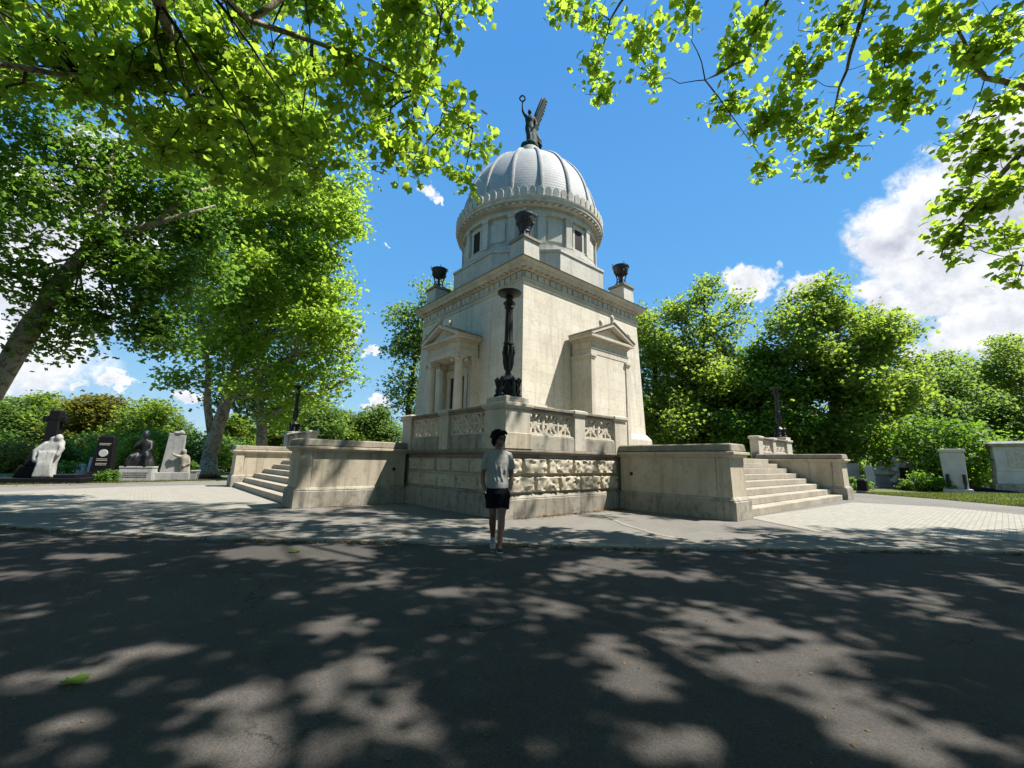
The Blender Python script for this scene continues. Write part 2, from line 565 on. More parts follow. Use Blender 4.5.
# pavement slab (raised on a low kerb) ends against the lawns
gl = [(p.x, p.y) for p in (gp(-140, 494), gp(0, 486.5), gp(120, 484), gp(215, 481.5))]
gr = [(p.x, p.y) for p in (gp(858, 493), gp(935, 499), gp(1024, 507), gp(1180, 520))]
LAWN_LEFT_EDGE, LAWN_RIGHT_EDGE = gl, gr
far = [(16, 40), (-12, 44), (-20, 40)]
pav = [(p[0], p[1] + .23) for p in KERB[1:-1]] + [gr[3], gr[2], gr[1], gr[0]] + far + [gl[3], gl[2], gl[1], gl[0]]
sheet('pavement', pav, 0.0, MATS['path_asphalt'])
def strip(name, line, w0, w1, z0, z1, mat):
    mb = MB()
    for i in range(len(line) - 1):
        (xa, ya), (xb, yb) = line[i], line[i + 1]
        def off(k, w):
            a = Vector(line[max(k - 1, 0)]); c = Vector(line[min(k + 1, len(line) - 1)])
            d = (c - a).normalized(); n = Vector((-d.y, d.x))
            return Vector(line[k]) + n * w
        p = [off(i, w0), off(i + 1, w0), off(i + 1, w1), off(i, w1)]
        mb.hexa([(q.x, q.y, z0) for q in p] + [(q.x, q.y, z1) for q in p])
    return tag(mb.build(name, mat, bevel=.012), kind='structure')
strip('kerb', KERB, 0.0, .24, -.12, .004, MATS['kerb_concrete'])
# lawns
sheet('lawn', [(p[0], p[1]) for p in gl] + [(-22, 60), (-90, 90), (-120, 40)], .004, MATS['lawn_soil'])
sheet('lawn', [(p[0], p[1]) for p in gr[::-1]] + [(14, 60), (60, 90), (120, 60)][::1] + [(90, 22)], .004, MATS['lawn_soil'])
# block paving before both stairs
pl = [(p.x, p.y) for p in (gp(287, 507), gp(231, 487.5), gp(205, 485.0), gp(120, 487), gp(0, 492), gp(-120, 500), gp(-120, 522), gp(0, 513.5), gp(130, 512.5), gp(240, 511))]
sheet('block_paving', pl, .005, MATS['block_paving'])
pr = [(p.x, p.y) for p in (gp(748, 518), gp(776, 524), gp(815, 532), gp(880, 537), gp(1024, 541), gp(1250, 552), gp(1250, 535), gp(1024, 515), gp(940, 507), gp(853, 502.5))]
sheet('block_paving', pr, .005, MATS['block_paving'])
strip('paving_edge', pr[0:6], 0.0, .13, -.05, .012, MATS['kerb_concrete'])
strip('paving_edge', [pl[7], pl[8], pl[9], pl[0]], 0.0, .12, -.05, .012, MATS['kerb_concrete'])
strip('paving_edge', [(p.x, p.y) for p in (gp(600, 514.5), gp(622, 525), gp(655, 535), gp(680, 539.5))], 0.0, .12, -.05, .012, MATS['kerb_concrete'])
strip('lawn_kerb', gl, -.12, 0.0, -.05, .05, MATS['kerb_concrete'])
# ------------------------------------------------------------------ the mausoleum
MC, MROT = (-.145, 9.85, 0), R(40.84)
ML = 20.76                                              # side of the square terrace
maus = empty('mausoleum', MC, MROT, 'pale limestone mausoleum with ribbed grey dome, balustraded terrace and two flights of steps', 'mausoleum')
def mloc(x, y, z=0.0):
    c, s = math.cos(MROT), math.sin(MROT)
    return Vector((MC[0] + x * c - y * s, MC[1] + x * s + y * c, z))
mR = lambda a, d, z: (a, -d, z)
mL = lambda a, d, z: (-d, a, z)
TZ = 1.56                                               # terrace level
M = MATS
# terrace base
mb = MB(); mb.box(.02, ML - .02, .02, ML - .02, -.1, .44).frustum(.02, ML - .02, .02, ML - .02, .44, .54, .09)
mb.build('base_course', M['base_stone'], maus, bevel=.02)
mb = MB(); mb.box(.16, ML - .16, .16, ML - .16, .5, 1.44)
mb.build('terrace_wall', M['rusticated_stone'], maus)
mb = MB(); mb.box(.11, ML - .11, .11, ML - .11, 1.40, 1.485).frustum(.06, ML - .06, .06, ML - .06, 1.485, 1.535, -.05).box(-.01, ML + .01, -.01, ML + .01, 1.535, 1.60)
mb.build('terrace_cornice', M['coping_stone'], maus, bevel=.012)
# rock-faced blocks
def rock_block(mb, a0, a1, z0, z1, depth, rough, seed):
    r_ = np.random.default_rng(seed)
    na, nz = max(4, int((a1 - a0) / .042)), max(4, int((z1 - z0) / .042))
    base = len(mb.v)
    vs, fs = [], []
    G = r_.normal(0, 1, (nz + 1, na + 1))
    G2 = (G + np.roll(G, 1, 0) + np.roll(G, 1, 1) + np.roll(G, 2, 1)) / 2
    G = .6 * G2 + .55 * r_.normal(0, 1, (nz + 1, na + 1))
    for i in range(nz + 1):
        for k in range(na + 1):
            u, w = k / na, i / nz
            edge = min(u * (a1 - a0), (1 - u) * (a1 - a0), w * (z1 - z0), (1 - w) * (z1 - z0))
            prof = min(1, edge / .045)
            d = -.17 + depth * (.35 + .65 * prof if edge > 1e-6 else 0) + (rough * G[i, k] if edge > .02 else 0)
            vs.append((a0 + u * (a1 - a0), d, z0 + w * (z1 - z0)))
    for i in range(nz):
        for k in range(na):
            p = i * (na + 1) + k
            fs.append((p, p + 1, p + na + 2, p + na + 1))
    mb.add(vs, fs)
for mp, rough, s1, sd in ((mR, .024, 4.46, 1), (mL, .017, 4.8, 2)):
    for part, (A0, A1) in enumerate(((.16, s1), (ML - s1, ML - .16))):
        mb = MB(mp)
        r_ = random.Random(sd * 10 + part)
        for row, (z0, z1) in enumerate(((.56, .965), (.995, 1.41))):
            a = A0 + (0.0 if row == 0 else 0.0)
            first = True
            while a < A1 - .02:
                w = r_.uniform(.78, 1.0) * (1.0 if not first else (.62 if row else 1.0))
                b_ = min(A1, a + w)
                if A1 - b_ < .35: b_ = A1
                rock_block(mb, a + .012, b_ - .012, z0, z1, .125 if sd == 1 else .10, rough, r_.randrange(10 ** 6))
                a = b_; first = False
        mb.build('rusticated_facing', M['rusticated_stone'], maus, smooth=55)
# wing walls either side of the stairs, stairs
def wing(mp, a0, a1, p, stair_side, drain):
    root = MB(mp).box(a0 + .07, a1 - .07, .0, p - .42, .5, 1.5).frustum(a0 + .03, a1 - .03, p - .42, p - .06, .5, 1.5, .0, .02).build('wing_wall', M['wing_stone'], maus, bevel=.015)
    b1 = MB(mp); b1.box(a0, a1, -.02, p, -.1, .44).frustum(a0, a1, -.02, p, .44, .53, .05)
    b1.box(a0 - .03, a1 + .03, p - .45, p + .02, -.1, .45).frustum(a0 - .03, a1 + .03, p - .45, p + .02, .45, .54, .06)
    b1.build('wing_base', M['base_stone'], root, bevel=.02)
    c1 = MB(mp); c1.frustum(a0 + .05, a1 - .05, -.05, p - .04, 1.49, 1.56, -.07).box(a0 - .05, a1 + .05, -.05, p + .06, 1.56, 1.635)
    c1.build('wing_cornice', M['wing_stone'], root, bevel=.012)
    c2 = MB(mp); c2.frustum(a0 + .0, a1 - .0, -.04, p + .0, 1.638, 1.84, .03)
    c2.build('wing_coping', M['coping_stone'], root, bevel=.03)
    if drain is not None:
        mb = MB(mp)
        for q in range(1):
            pts = [(drain + .02 * 0, .38 + .055 * math.cos(k * PI / 6), 1.02 + .055 * math.sin(k * PI / 6)) for k in range(12)]
            dirn = -1 if drain < (a0 + a1) / 2 else 1
            f1 = [(pp[0] + dirn * .004, pp[1], pp[2]) for pp in pts]
            f0 = [(pp[0] - dirn * .05, pp[1], pp[2]) for pp in pts]
            n = 12
            mb.add(f0 + f1, [tuple(range(n)), tuple(range(n, 2 * n))] + [(i, (i + 1) % n, n + (i + 1) % n, n + i) for i in range(n)])
        mb.build('drain_hole', M['dark_glass'], root)
for mp, s1, p in ((mR, 4.46, 3.25), (mL, 4.8, 3.2)):
    fw = .93
    wing(mp, s1, s1 + fw, p, 1, s1 + .07)
    wing(mp, ML - s1 - fw, ML - s1, p, -1, None)
    st = MB(mp).box(s1 + fw - .05, ML - s1 - fw + .05, -.3, .0, .02, TZ + .045).build('staircase', M['step_stone'], maus)
    for i in range(8):
        z0, z1 = .2 * i, .2 * (i + 1) - .0
        d1 = p - .14 - .37 * i
        mb = MB(mp)
        mb.box(s1 + fw - .06, ML - s1 - fw + .06, max(-.01, d1 - .37 - .06), d1, z0 - (.08 if i == 0 else .003), z1)
        mb.build('step', M['step_stone'], st, bevel=.02, seg=2)
# terrace paving
MB().box(.3, ML - .3, .3, ML - .3, 1.5, 1.612).build('terrace_floor', M['step_stone'], maus)
# balustrade
def grille(mb, a0, a1, z0, z1, cells, d0=-.22, d1=-.10):
    """pierced stone panel: crosses and diagonals in each cell"""
    def bar(p, q, w, dd=0.0):
        v = Vector((q[0] - p[0], q[1] - p[1])); nrm = Vector((-v.y, v.x)).normalized() * w
        pts = [(p[0] + nrm.x, d1 - dd, p[1] + nrm.y), (q[0] + nrm.x, d1 - dd, q[1] + nrm.y), (q[0] - nrm.x, d1 - dd, q[1] - nrm.y), (p[0] - nrm.x, d1 - dd, p[1] - nrm.y)]
        mb.extrude(pts, (0, -(d1 - d0) + 2 * dd, 0))
    w = (a1 - a0) / cells
    bar((a0, z0 + .025), (a1, z0 + .025), .025); bar((a0, z1 - .025), (a1, z1 - .025), .025, .002)
    for k in range(cells + 1):
        x = a0 + k * w
        bar((x, z0), (x, z1), .028, .004)
    for k in range(cells):
        x0, x1 = a0 + k * w, a0 + (k + 1) * w
        xm, zm = (x0 + x1) / 2, (z0 + z1) / 2
        bar((x0, z0), (x1, z1), .026, .008); bar((x0, z1), (x1, z0), .026, .011)
        bar((xm, z0), (xm, z1), .022, .014); bar((x0, zm), (x1, zm), .022, .017)
        ri, ro_ = .10, .15
        n = 16
        for j in range(n):
            a, b2 = 2 * PI * j / n, 2 * PI * (j + 1) / n
            P_ = lambda r_, t_: (xm + r_ * math.cos(t_), d1 - .02, zm + r_ * math.sin(t_))
            mb.extrude([P_(ri, a), P_(ro_, a), P_(ro_, b2), P_(ri, b2)], (0, -(d1 - d0) + .04, 0))
def balustrade(mp, piers, A0, A1, corner):
    """piers: list of (a0,a1); panels fill the gaps"""
    base = MB(mp); base.box(A0, A1, -.36, -.03, 1.60, 1.94).frustum(A0, A1, -.36, -.03, 1.94, 1.99, .0, .03)
    root = base.build('balustrade', M['base_stone'], maus, bevel=.012)
    for i, (p0, p1) in enumerate(piers):
        mb = MB(mp); mb.box(p0, p1, -.40, -.015, 1.603, 2.56)
        mb.frustum(p0 - .0, p1 + .0, -.40, -.015, 2.56, 2.62, -.06).box(p0 - .06, p1 + .06, -.46, .045, 2.62, 2.71).frustum(p0 - .04, p1 + .04, -.44, .025, 2.71, 2.735, .05)
        mb.build('pier', M['limestone_trim'], root, bevel=.012)
        if i + 1 < len(piers):
            q0 = piers[i + 1][0]
            mb = MB(mp); grille(mb, p1, q0, 1.99, 2.56, max(2, round((q0 - p1) / .62)))
            mb.build('grille_panel', M['limestone_pale'], root)
            mb = MB(mp); mb.box(p1 + .06, q0 - .06, -.38, -.02, 2.56, 2.615).box(p1 + .058, q0 - .058, -.43, .02, 2.615, 2.69)
            mb.build('coping', M['coping_stone'], root, bevel=.012)
def bal_set(mp, s1):
    balustrade(mp, [(.78, .80), (2.50, 2.95), (s1 - .12, s1 + .46)], .8, s1 + .46, 0)
    balustrade(mp, [(ML - s1 - .46, ML - s1 + .12), (ML - 2.95, ML - 2.50), (ML - .8, ML - .78)], ML - s1 - .46, ML - .8, 1)
bal_set(mR, 4.46); bal_set(mL, 4.8)
def corner_pedestal(x, y):
    mb = MB()
    h = .41
    mb.box(x - h, x + h, y - h, y + h, 1.603, 2.56).frustum(x - h, x + h, y - h, y + h, 2.56, 2.62, -.06)
    mb.box(x - h - .06, x + h + .06, y - h - .06, y + h + .06, 2.62, 2.71)
    mb.box(x - h + .03, x + h - .03, y - h + .03, y + h - .03, 2.71, 2.87)
    o = mb.build('corner_pedestal', M['limestone_trim'], maus, bevel=.015)
    b = MB().box(x - h - .035, x + h + .035, y - h - .035, y + h + .035, 1.602, 1.99).build('pedestal_base', M['wing_stone'], o, bevel=.015)
PEDS = [(.42, .42), (ML - .42, .42), (.42, ML - .42), (ML - .42, ML - .42)]
for x, y in PEDS: corner_pedestal(x, y)
# main body
BQ = 5.60
def sq(mb, q0, z0, q1, z1):
    return mb.hexa([(q0, q0, z0), (ML - q0, q0, z0), (ML - q0, ML - q0, z0), (q0, ML - q0, z0), (q1, q1, z1), (ML - q1, q1, z1), (ML - q1, ML - q1, z1), (q1, ML - q1, z1)])
body = sq(MB(), BQ, 2.9, 5.80, 9.38).build('body_wall', M['limestone'], maus)
mb = MB(); sq(mb, 5.34, 1.6, 5.36, 2.62); sq(mb, 5.36, 2.62, 5.58, 2.92)
mb.build('body_base', M['limestone_trim'], maus, bevel=.02)
mb = MB(); sq(mb, 5.76, 9.36, 5.76, 9.56); sq(mb, 5.72, 9.56, 5.70, 9.62)
mb.build('architrave', M['limestone_trim'], maus, bevel=.01)
fz = sq(MB(), 5.80, 9.62, 5.80, 10.02).build('frieze', M['limestone_trim'], maus)
for mp in (mR, mL):
    mb = MB(mp)
    n = 11; W_ = ML - 2 * 5.82
    for k in range(n):
        a = 5.82 + W_ * (k + .5) / n
        mb.box(a - W_ / n * .44, a - W_ / n * .02, -5.80, -5.745, 9.66, 9.97)
        mb.box(a + W_ / n * .06, a + W_ / n * .34, -5.80, -5.755, 9.66, 9.97)
    mb.build('frieze_tablet', M['limestone_trim'], fz, bevel=.008)
mb = MB(); sq(mb, 5.72, 10.02, 5.68, 10.09); sq(mb, 5.52, 10.13, 5.48, 10.28); sq(mb, 5.46, 10.28, 5.36, 10.39); sq(mb, 5.35, 10.39, 5.35, 10.45)
corn = mb.build('cornice', M['limestone_trim'], maus, bevel=.01)
for mp in (mR, mL):
    mb = MB(mp); n = 26
    for k in range(n):
        a = 5.7 + (ML - 11.4) * (k + .5) / n
        mb.box(a - .12, a + .12, -5.69, -5.56, 10.085, 10.132)
    mb.build('mutule', M['limestone_trim'], corn)
mb = MB(); sq(mb, 5.31, 10.45, 5.9, 10.52)
mb.build('roof', M['roof_lead'], maus)
# corner pedestals on the roof
for (x, y) in [(q if a else ML - q, q if b_ else ML - q) for q in (6.38,) for a in (0, 1) for b_ in (0, 1)]:
    h = .52
    mb = MB().box(x - h - .04, x + h + .04, y - h - .04, y + h + .04, 10.44, 10.62).frustum(x - h, x + h, y - h, y + h, 10.62, 11.72, .03)
    o = mb.build('roof_pedestal', M['drum_marble'], maus, bevel=.012)
    MB().box(x - h - .05, x + h + .05, y - h - .05, y + h + .05, 11.72, 11.86).build('cap', M['coping_stone'], o, bevel=.012)
# temple-front frames
def temple_front(mp, open_porch):
    ac, hw = ML / 2, 1.48
    dw = -5.62                                          # wall face (a little inside it)
    df = -4.46                                          # front of the frame
    z_ar, z_en, z_ea = 6.36, 7.02, 7.16
    if not open_porch:
        root = MB(mp).box(ac - hw, ac + hw, dw - .3, df, 1.62, z_ar).build('blind_portico', M['limestone'], maus, bevel=.012)
        mb = MB(mp)
        for a in (ac - hw - .06, ac + hw - .22):
            mb.box(a, a + .28, dw, df + .05, 1.62, z_ar - .22)
            mb.box(a - .04, a + .32, dw, df + .09, z_ar - .22, z_ar - .14).box(a - .07, a + .35, dw, df + .12, z_ar - .14, z_ar - .002)
        mb.build('anta', M['limestone_trim'], root, bevel=.01)
    else:
        root = MB(mp).box(ac - hw, ac + hw, dw - .2, dw + .06, 1.62, z_ar).build('portico', M['limestone'], maus, bevel=.012)
        # inner jamb, door
        for a in (ac - .92, ac + .66):
            MB(mp).box(a, a + .26, dw + .06, dw + .22, 1.62, 5.55).build('door_jamb', M['limestone_trim'], root, bevel=.01)
        MB(mp).box(ac - 1.0, ac + 1.0, dw + .06, dw + .25, 5.55, 5.95).build('door_lintel', M['limestone_trim'], root, bevel=.01)
        dr = MB(mp).box(ac - .66, ac + .66, dw + .06, dw + .12, 1.62, 5.55).build('door', M['dark_bronze_door'], root)
        mb = MB(mp)
        for a in (ac - .6, ac + .05):
            for z in (1.9, 3.1, 4.3):
                mb.box(a, a + .55, dw + .12, dw + .14, z, z + 1.05)
        mb.build('door_panel', M['dark_bronze_door'], dr, bevel=.015)
        for a in (ac - hw, ac + hw - .3):
            MB(mp).box(a, a + .3, dw + .06, dw + .34, 1.62, z_ar - .2).box(a - .05, a + .35, dw + .06, dw + .39, z_ar - .2, z_ar - .002).build('anta', M['limestone_trim'], root, bevel=.01)
        for a in (ac - hw + .22, ac + hw - .22):
            mb = MB()
            cx, cy, _ = mp(a, df - .20, 0)
            mb.lathe([(.27, 1.62), (.27, 1.74), (.30, 1.76), (.30, 1.84), (.235, 1.92), (.235, 2.4), (.225, 4.2), (.195, 6.02), (.215, 6.03), (.215, 6.08), (.19, 6.09), (.25, 6.2), (.27, 6.22)], 24, (cx, cy, 0))
            o = mb.build('column', M['limestone_pale'], root, smooth=40)
            m2 = MB(mp); m2.box(a - .29, a + .29, df - .49, df + .09, 6.22, z_ar - .002)
            for sg in (-1, 1):                           # the scrolls of the capital
                for dd in (df + .02, df - .42):
                    c0 = mp(a + sg * .25, dd - .07, 6.13); c1 = mp(a + sg * .25, dd + .07, 6.13)
                    b2 = MB(); m2.mp = None; m2.tube([c0, c1], .085, 12); m2.mp = mp
            m2.build('capital', M['limestone_pale'], o, bevel=.006)
    mb = MB(mp)
    mb.box(ac - hw - .02, ac + hw + .02, dw, df + .02, z_ar, 6.62).box(ac - hw - .05, ac + hw + .05, dw, df + .05, 6.622, 6.68)
    mb.box(ac - hw + .0, ac + hw - .0, dw, df + .0, 6.68, 6.98)
    mb.build('entablature', M['limestone_trim'], root, bevel=.01)
    mb = MB(mp)
    mb.box(ac - hw - .04, ac + hw + .04, dw, df + .04, 6.98, 7.05).box(ac - hw - .10, ac + hw + .10, dw, df + .10, 7.052, 7.13).box(ac - hw - .24, ac + hw + .24, dw, df + .26, 7.132, 7.26)
    # sloped front of the cornice bed
    mb.build('pediment_cornice', M['limestone_trim'], root, bevel=.01)
    # tympanum and raking cornice
    e, rise = hw + .27, .74
    mb = MB(mp)
    mb.extrude([(ac - e + .3, dw, 7.26), (ac + e - .3, dw, 7.26), (ac, dw, 7.26 + rise - .14)], (0, df - .02 - dw, 0))
    mb.build('tympanum', M['limestone'], root)
    mb = MB(mp)
    for sg in (-1, 1):
        mb.extrude([(ac + sg * e, dw, 7.262), (ac + sg * e, dw, 7.37), (ac, dw, 7.37 + rise), (ac, dw, 7.37 + rise - .19), (ac + sg * (e - .2), dw, 7.262)], (0, df + .28 - dw, 0))
    o = mb.build('raking_cornice', M['limestone_trim'], root, bevel=.01)
    mb = MB(mp)
    for sg in (-1, 1):
        mb.extrude([(ac + sg * (e + .04), dw, 7.355), (ac + sg * (e + .04), dw, 7.395), (ac, dw, 7.415 + rise), (ac, dw, 7.372 + rise)], (0, df + .32 - dw, 0))
    mb.build('gable_roof', M['coping_stone'], root)
    for (a, z) in ((ac, 7.40 + rise), (ac - e * .52, 7.37 + rise * .46), (ac + e * .80, 7.37 + rise * .18)):
        c0 = mp(a, df + .18, z)
        MB().ellring([((c0[0], c0[1], c0[2] + h), r_, r_ * .75, MROT * 0) for h, r_ in ((-.08, .12), (.03, .12), (.05, .08), (.09, .09), (.2, .125), (.3, .115), (.38, .06), (.42, .01))], 12).build('acroterion', M['drum_marble'], root, smooth=50)
temple_front(mR, False)
temple_front(mL, True)
# octagonal foot of the drum
CX = CY = ML / 2
def ngon(n, r, a0=0.0): return [(CX + r * math.cos(a0 + 2 * PI * k / n), CY + r * math.sin(a0 + 2 * PI * k / n)) for k in range(n)]
ro8 = 4.30 / math.cos(PI / 8)
mb = MB(); mb.prism(ngon(8, ro8, PI / 8), 10.46, 12.0); mb.prism(ngon(8, ro8 + .06, PI / 8), 12.0, 12.14); mb.prism(ngon(8, ro8 - .22, PI / 8), 12.14, 12.3)
mb.build('octagonal_foot', M['drum_marble'], maus, bevel=.012)
c = (CX, CY, 0)
drum = MB().lathe([(4.22, 12.28), (4.22, 12.55), (4.12, 12.6), (3.98, 12.62), (3.98, 14.36)], 64, c).build('drum', M['drum_marble'], maus, smooth=35)
for k in range(16):
    a = 2 * PI * (k + .5) / 16 + 0
    Mx = Matrix.Translation((CX, CY, 0)) @ Matrix.Rotation(a, 4, 'Z')
    f = lambda x, y, z, Mx=Mx: tuple(Mx @ Vector((x, y, z)))
    mb = MB(f)
    win = (k % 4 == 0) or (k % 4 == 3)
    mb.box(3.9, 4.15, -.20, .20, 12.55, 14.2).box(3.9, 4.19, -.24, .24, 14.2, 14.36).box(3.9, 4.20, -.24, .24, 12.6, 12.74)
    mb.build('pilaster', M['drum_marble'], drum, bevel=.01)
for k in range(16):
    a = 2 * PI * k / 16
    Mx = Matrix.Translation((CX, CY, 0)) @ Matrix.Rotation(a, 4, 'Z')
    f = lambda x, y, z, Mx=Mx: tuple(Mx @ Vector((x, y, z)))
    if k % 4 == 0:                                       # windows on the four axes
        fr = MB(f)
        fr.box(3.9, 4.03, -.46, -.30, 12.75, 14.15).box(3.9, 4.03, .30, .46, 12.75, 14.15).box(3.9, 4.05, -.5, .5, 14.0, 14.2).box(3.9, 4.07, -.5, .5, 12.66, 12.78)
        w = fr.build('window', M['drum_marble'], drum, bevel=.01)
        MB(f).box(3.9, 4.0, -.30, .30, 12.78, 14.0).build('pane', M['dark_glass'], w)
    else:
        MB(f).box(3.9, 4.02, -.42, .42, 12.9, 14.0).build('wall_panel', M['drum_marble'], drum, bevel=.015)
ring = MB().lathe([(4.0, 14.36), (4.17, 14.36), (4.17, 14.52), (4.10, 14.53), (4.10, 14.74), (4.28, 14.8), (4.34, 14.86), (4.52, 14.90), (4.52, 15.04), (4.58, 15.08), (4.60, 15.16), (4.0, 15.18)], 96, c).build('drum_cornice', M['drum_marble'], maus, smooth=30)
gear = []
for k in range(72):
    for da, r_ in ((-.5, 4.36), (-.02, 4.36), (0, 4.47), (.45, 4.47)):
        a = 2 * PI * (k + da) / 72; gear.append((CX + r_ * math.cos(a), CY + r_ * math.sin(a)))
mb = MB(); mb.prism(gear, 14.76, 14.845)
mb.build('dentil_course', M['drum_marble'], ring)
mb = MB()
for k in range(66):
    a = 2 * PI * k / 66
    Mx = Matrix.Translation((CX, CY, 15.15)) @ Matrix.Rotation(a, 4, 'Z')
    out = [(-.13, 0), (.13, 0), (.15, .16), (.175, .32), (.15, .44), (.08, .52), (0, .55), (-.08, .52), (-.15, .44), (-.175, .32), (-.15, .16)]
    mb.mp = lambda x, y, z, Mx=Mx: tuple(Mx @ Vector((x, y, z)))
    mb.extrude([(4.46 + z * .08, y, z) for y, z in out], (.10, 0, .0))
mb.mp = None
mb.build('antefixes', M['drum_marble'], ring, bevel=.012)
# dome
DZ, DH, DR = 15.17, 5.55, 4.22
def dome_r(z):
    t_ = min(1.0, max(0.0, (z - DZ) / DH))
    return DR * (1 - t_ ** 2.25) ** .56
m, t, b = new_mat('dome_scales')
tcn = t.nodes.new('ShaderNodeTexCoord')
mp_ = t.nodes.new('ShaderNodeMapping')
mp_.inputs['Location'].default_value = (-CX, -CY, 0)
t.links.new(tcn.outputs['Object'], mp_.inputs['Vector'])
sp = t.nodes.new('ShaderNodeSeparateXYZ'); t.links.new(mp_.outputs[0], sp.inputs[0])
ang = mth(t, 'MULTIPLY', mth(t, 'ARCTAN2', sp.outputs[1], sp.outputs[0]), 16 * 10 / (2 * PI))
row = mth(t, 'MULTIPLY', sp.outputs[2], 5.4)
odd = mth(t, 'MULTIPLY', mth(t, 'MODULO', mth(t, 'FLOOR', row), 2), .5)
fx = mth(t, 'SUBTRACT', mth(t, 'FRACT', mth(t, 'ADD', ang, odd)), .5)
fy = mth(t, 'FRACT', row)
arc = mth(t, 'SUBTRACT', fy, mth(t, 'MULTIPLY', mth(t, 'MULTIPLY', fx, fx), 1.6))
edge = ramp(t, mth(t, 'ABSOLUTE', arc), [(.0, (0, 0, 0)), (.16, (1, 1, 1))])
cidx = t.nodes.new('ShaderNodeCombineXYZ')
t.links.new(mth(t, 'FLOOR', mth(t, 'ADD', ang, odd)), cidx.inputs[0]); t.links.new(mth(t, 'FLOOR', row), cidx.inputs[1])
wn = t.nodes.new('ShaderNodeTexWhiteNoise'); t.links.new(cidx.outputs[0], wn.inputs['Vector'])
P = tcn.outputs['Object']
colr = mixc(t, ramp(t, noise(t, P, 1.3, 6, .65), [(.35, (0, 0, 0)), (.68, (1, 1, 1))]), (.37, .365, .345), (.28, .28, .265))
colr = mixc(t, mth(t, 'MULTIPLY', wn.outputs[0], .35), colr, (.27, .27, .26))
colr = mixc(t, .45, colr, mixc(t, 1.0, colr, edge, 'MULTIPLY'))
t.links.new(colr, b.inputs['Base Color']); b.inputs['Roughness'].default_value = .7
bump(t, b, mth(t, 'SUBTRACT', edge, mth(t, 'MULTIPLY', fy, .8)), .5, .02)
prof = [(dome_r(DZ + DH * math.sin(PI / 2 * i / 28) ** 1.0), DZ + DH * math.sin(PI / 2 * i / 28)) for i in range(28)]
prof[0] = (DR, DZ)
prof = [p for p in prof if p[0] > .8]
dome = MB().lathe(prof, 96, c).build('dome', M['dome_scales'], maus, smooth=True)
for k in range(16):
    a = 2 * PI * (k + .5) / 16
    ca, sa = math.cos(a), math.sin(a)
    mb = MB()
    vs, fs = [], []
    zs = [DZ + (prof[-1][1] - DZ + .03) * (1 - (1 - i / 22) ** 1.6) for i in range(23)]
    for z in zs:
        r_ = dome_r(z)
        w = .045 + .07 * r_ / DR
        for (y, o_) in ((-w, -.08), (-w, .07), (-w * .5, .11), (w * .5, .11), (w, .07), (w, -.08)):
            x = r_ + o_
            vs.append((CX + x * ca - y * sa, CY + x * sa + y * ca, z + (.10 if o_ > 0 else 0) * (1 - r_ / DR)))
    for i in range(22):
        for q in range(5):
            p0 = i * 6 + q
            fs.append((p0, p0 + 1, p0 + 7, p0 + 6))
    mb.add(vs, fs)
    mb.build('rib', M['worn_marble'], dome, smooth=40)
zt_ = prof[-1][1]
MB().lathe([(1.0, zt_ - .25), (1.0, zt_ + .02), (.92, zt_ + .12), (.74, zt_ + .3), (.66, zt_ + .62), (.64, zt_ + .86), (.60, zt_ + .94), (.3, zt_ + .96)], 32, c).build('dome_cap', M['drum_marble'], dome, smooth=30)
DOME_TOP = zt_ + .95
# ------------------------------------------------------------------ bronze figure on the dome
def limb(mb, pts, rad, n=10):
    mb.tube(pts, rad, n)
    for p, r_ in zip(pts, rad if not isinstance(rad, (int, float)) else [rad] * len(pts)):
        mb.ball(p, r_ * .98, 10, 6)
oc = mloc(ML / 2, ML / 2, DOME_TOP - .03)
ang_root = empty('winged_statue', oc, 0, 'dark green bronze winged figure lifting a wreath on top of the dome', 'statue')
ang_root.scale = (1, 1, 1.05)
mb = MB()
mb.ball((0, 0, .22), (.62, .58, .36), 14, 8); mb.ball((-.28, -.2, .2), (.34, .34, .3)); mb.ball((.3, .15, .18), (.38, .36, .3)); mb.ball((.05, -.3, .3), (.4, .3, .26))
organic('rock_base', mb, .06, M['green_bronze'], ang_root, 2)
mb = MB()
# the body: gown, torso, neck, head, both arms in one skin (faces -Y and a little left)
mb.ellring([((.10, .02, .42), 0.401, 0.354), ((.12, .03, .8), 0.354, 0.319), ((.07, .02, 1.2), 0.319, 0.283), ((-.0, 0, 1.6), 0.336, 0.271), ((-.03, 0, 1.8), 0.295, 0.236), ((-.03, -.01, 2.0), 0.260, 0.201), ((-.02, -.01, 2.25), 0.319, 0.224), ((-.01, 0, 2.42), 0.330, 0.189), ((0, 0, 2.5), 0.189, 0.142), ((0, -.01, 2.6), 0.100, 0.100)], 20)
limb(mb, [(0, -.01, 2.5), (-.01, -.03, 2.66)], [.09, .085])
mb.ball((-.03, -.06, 2.80), (.135, .155, .175), 14, 10)
mb.ball((-.02, .07, 2.86), (.12, .11, .12)); mb.ball((-.04, -.2, 2.78), (.022, .04, .03))
limb(mb, [(-.22, 0, 2.42), (-.38, -.08, 2.6), (-.50, -.14, 2.80), (-.52, -.14, 3.15), (-.53, -.13, 3.42)], [.115, .1, .085, .07, .055])
mb.ball((-.53, -.14, 3.5), (.07, .06, .085))
limb(mb, [(.23, 0, 2.42), (.36, -.02, 2.15), (.40, -.12, 1.85), (.34, -.26, 1.7)], [.11, .09, .075, .055])
mb.ball((.33, -.3, 1.68), (.06, .08, .06))
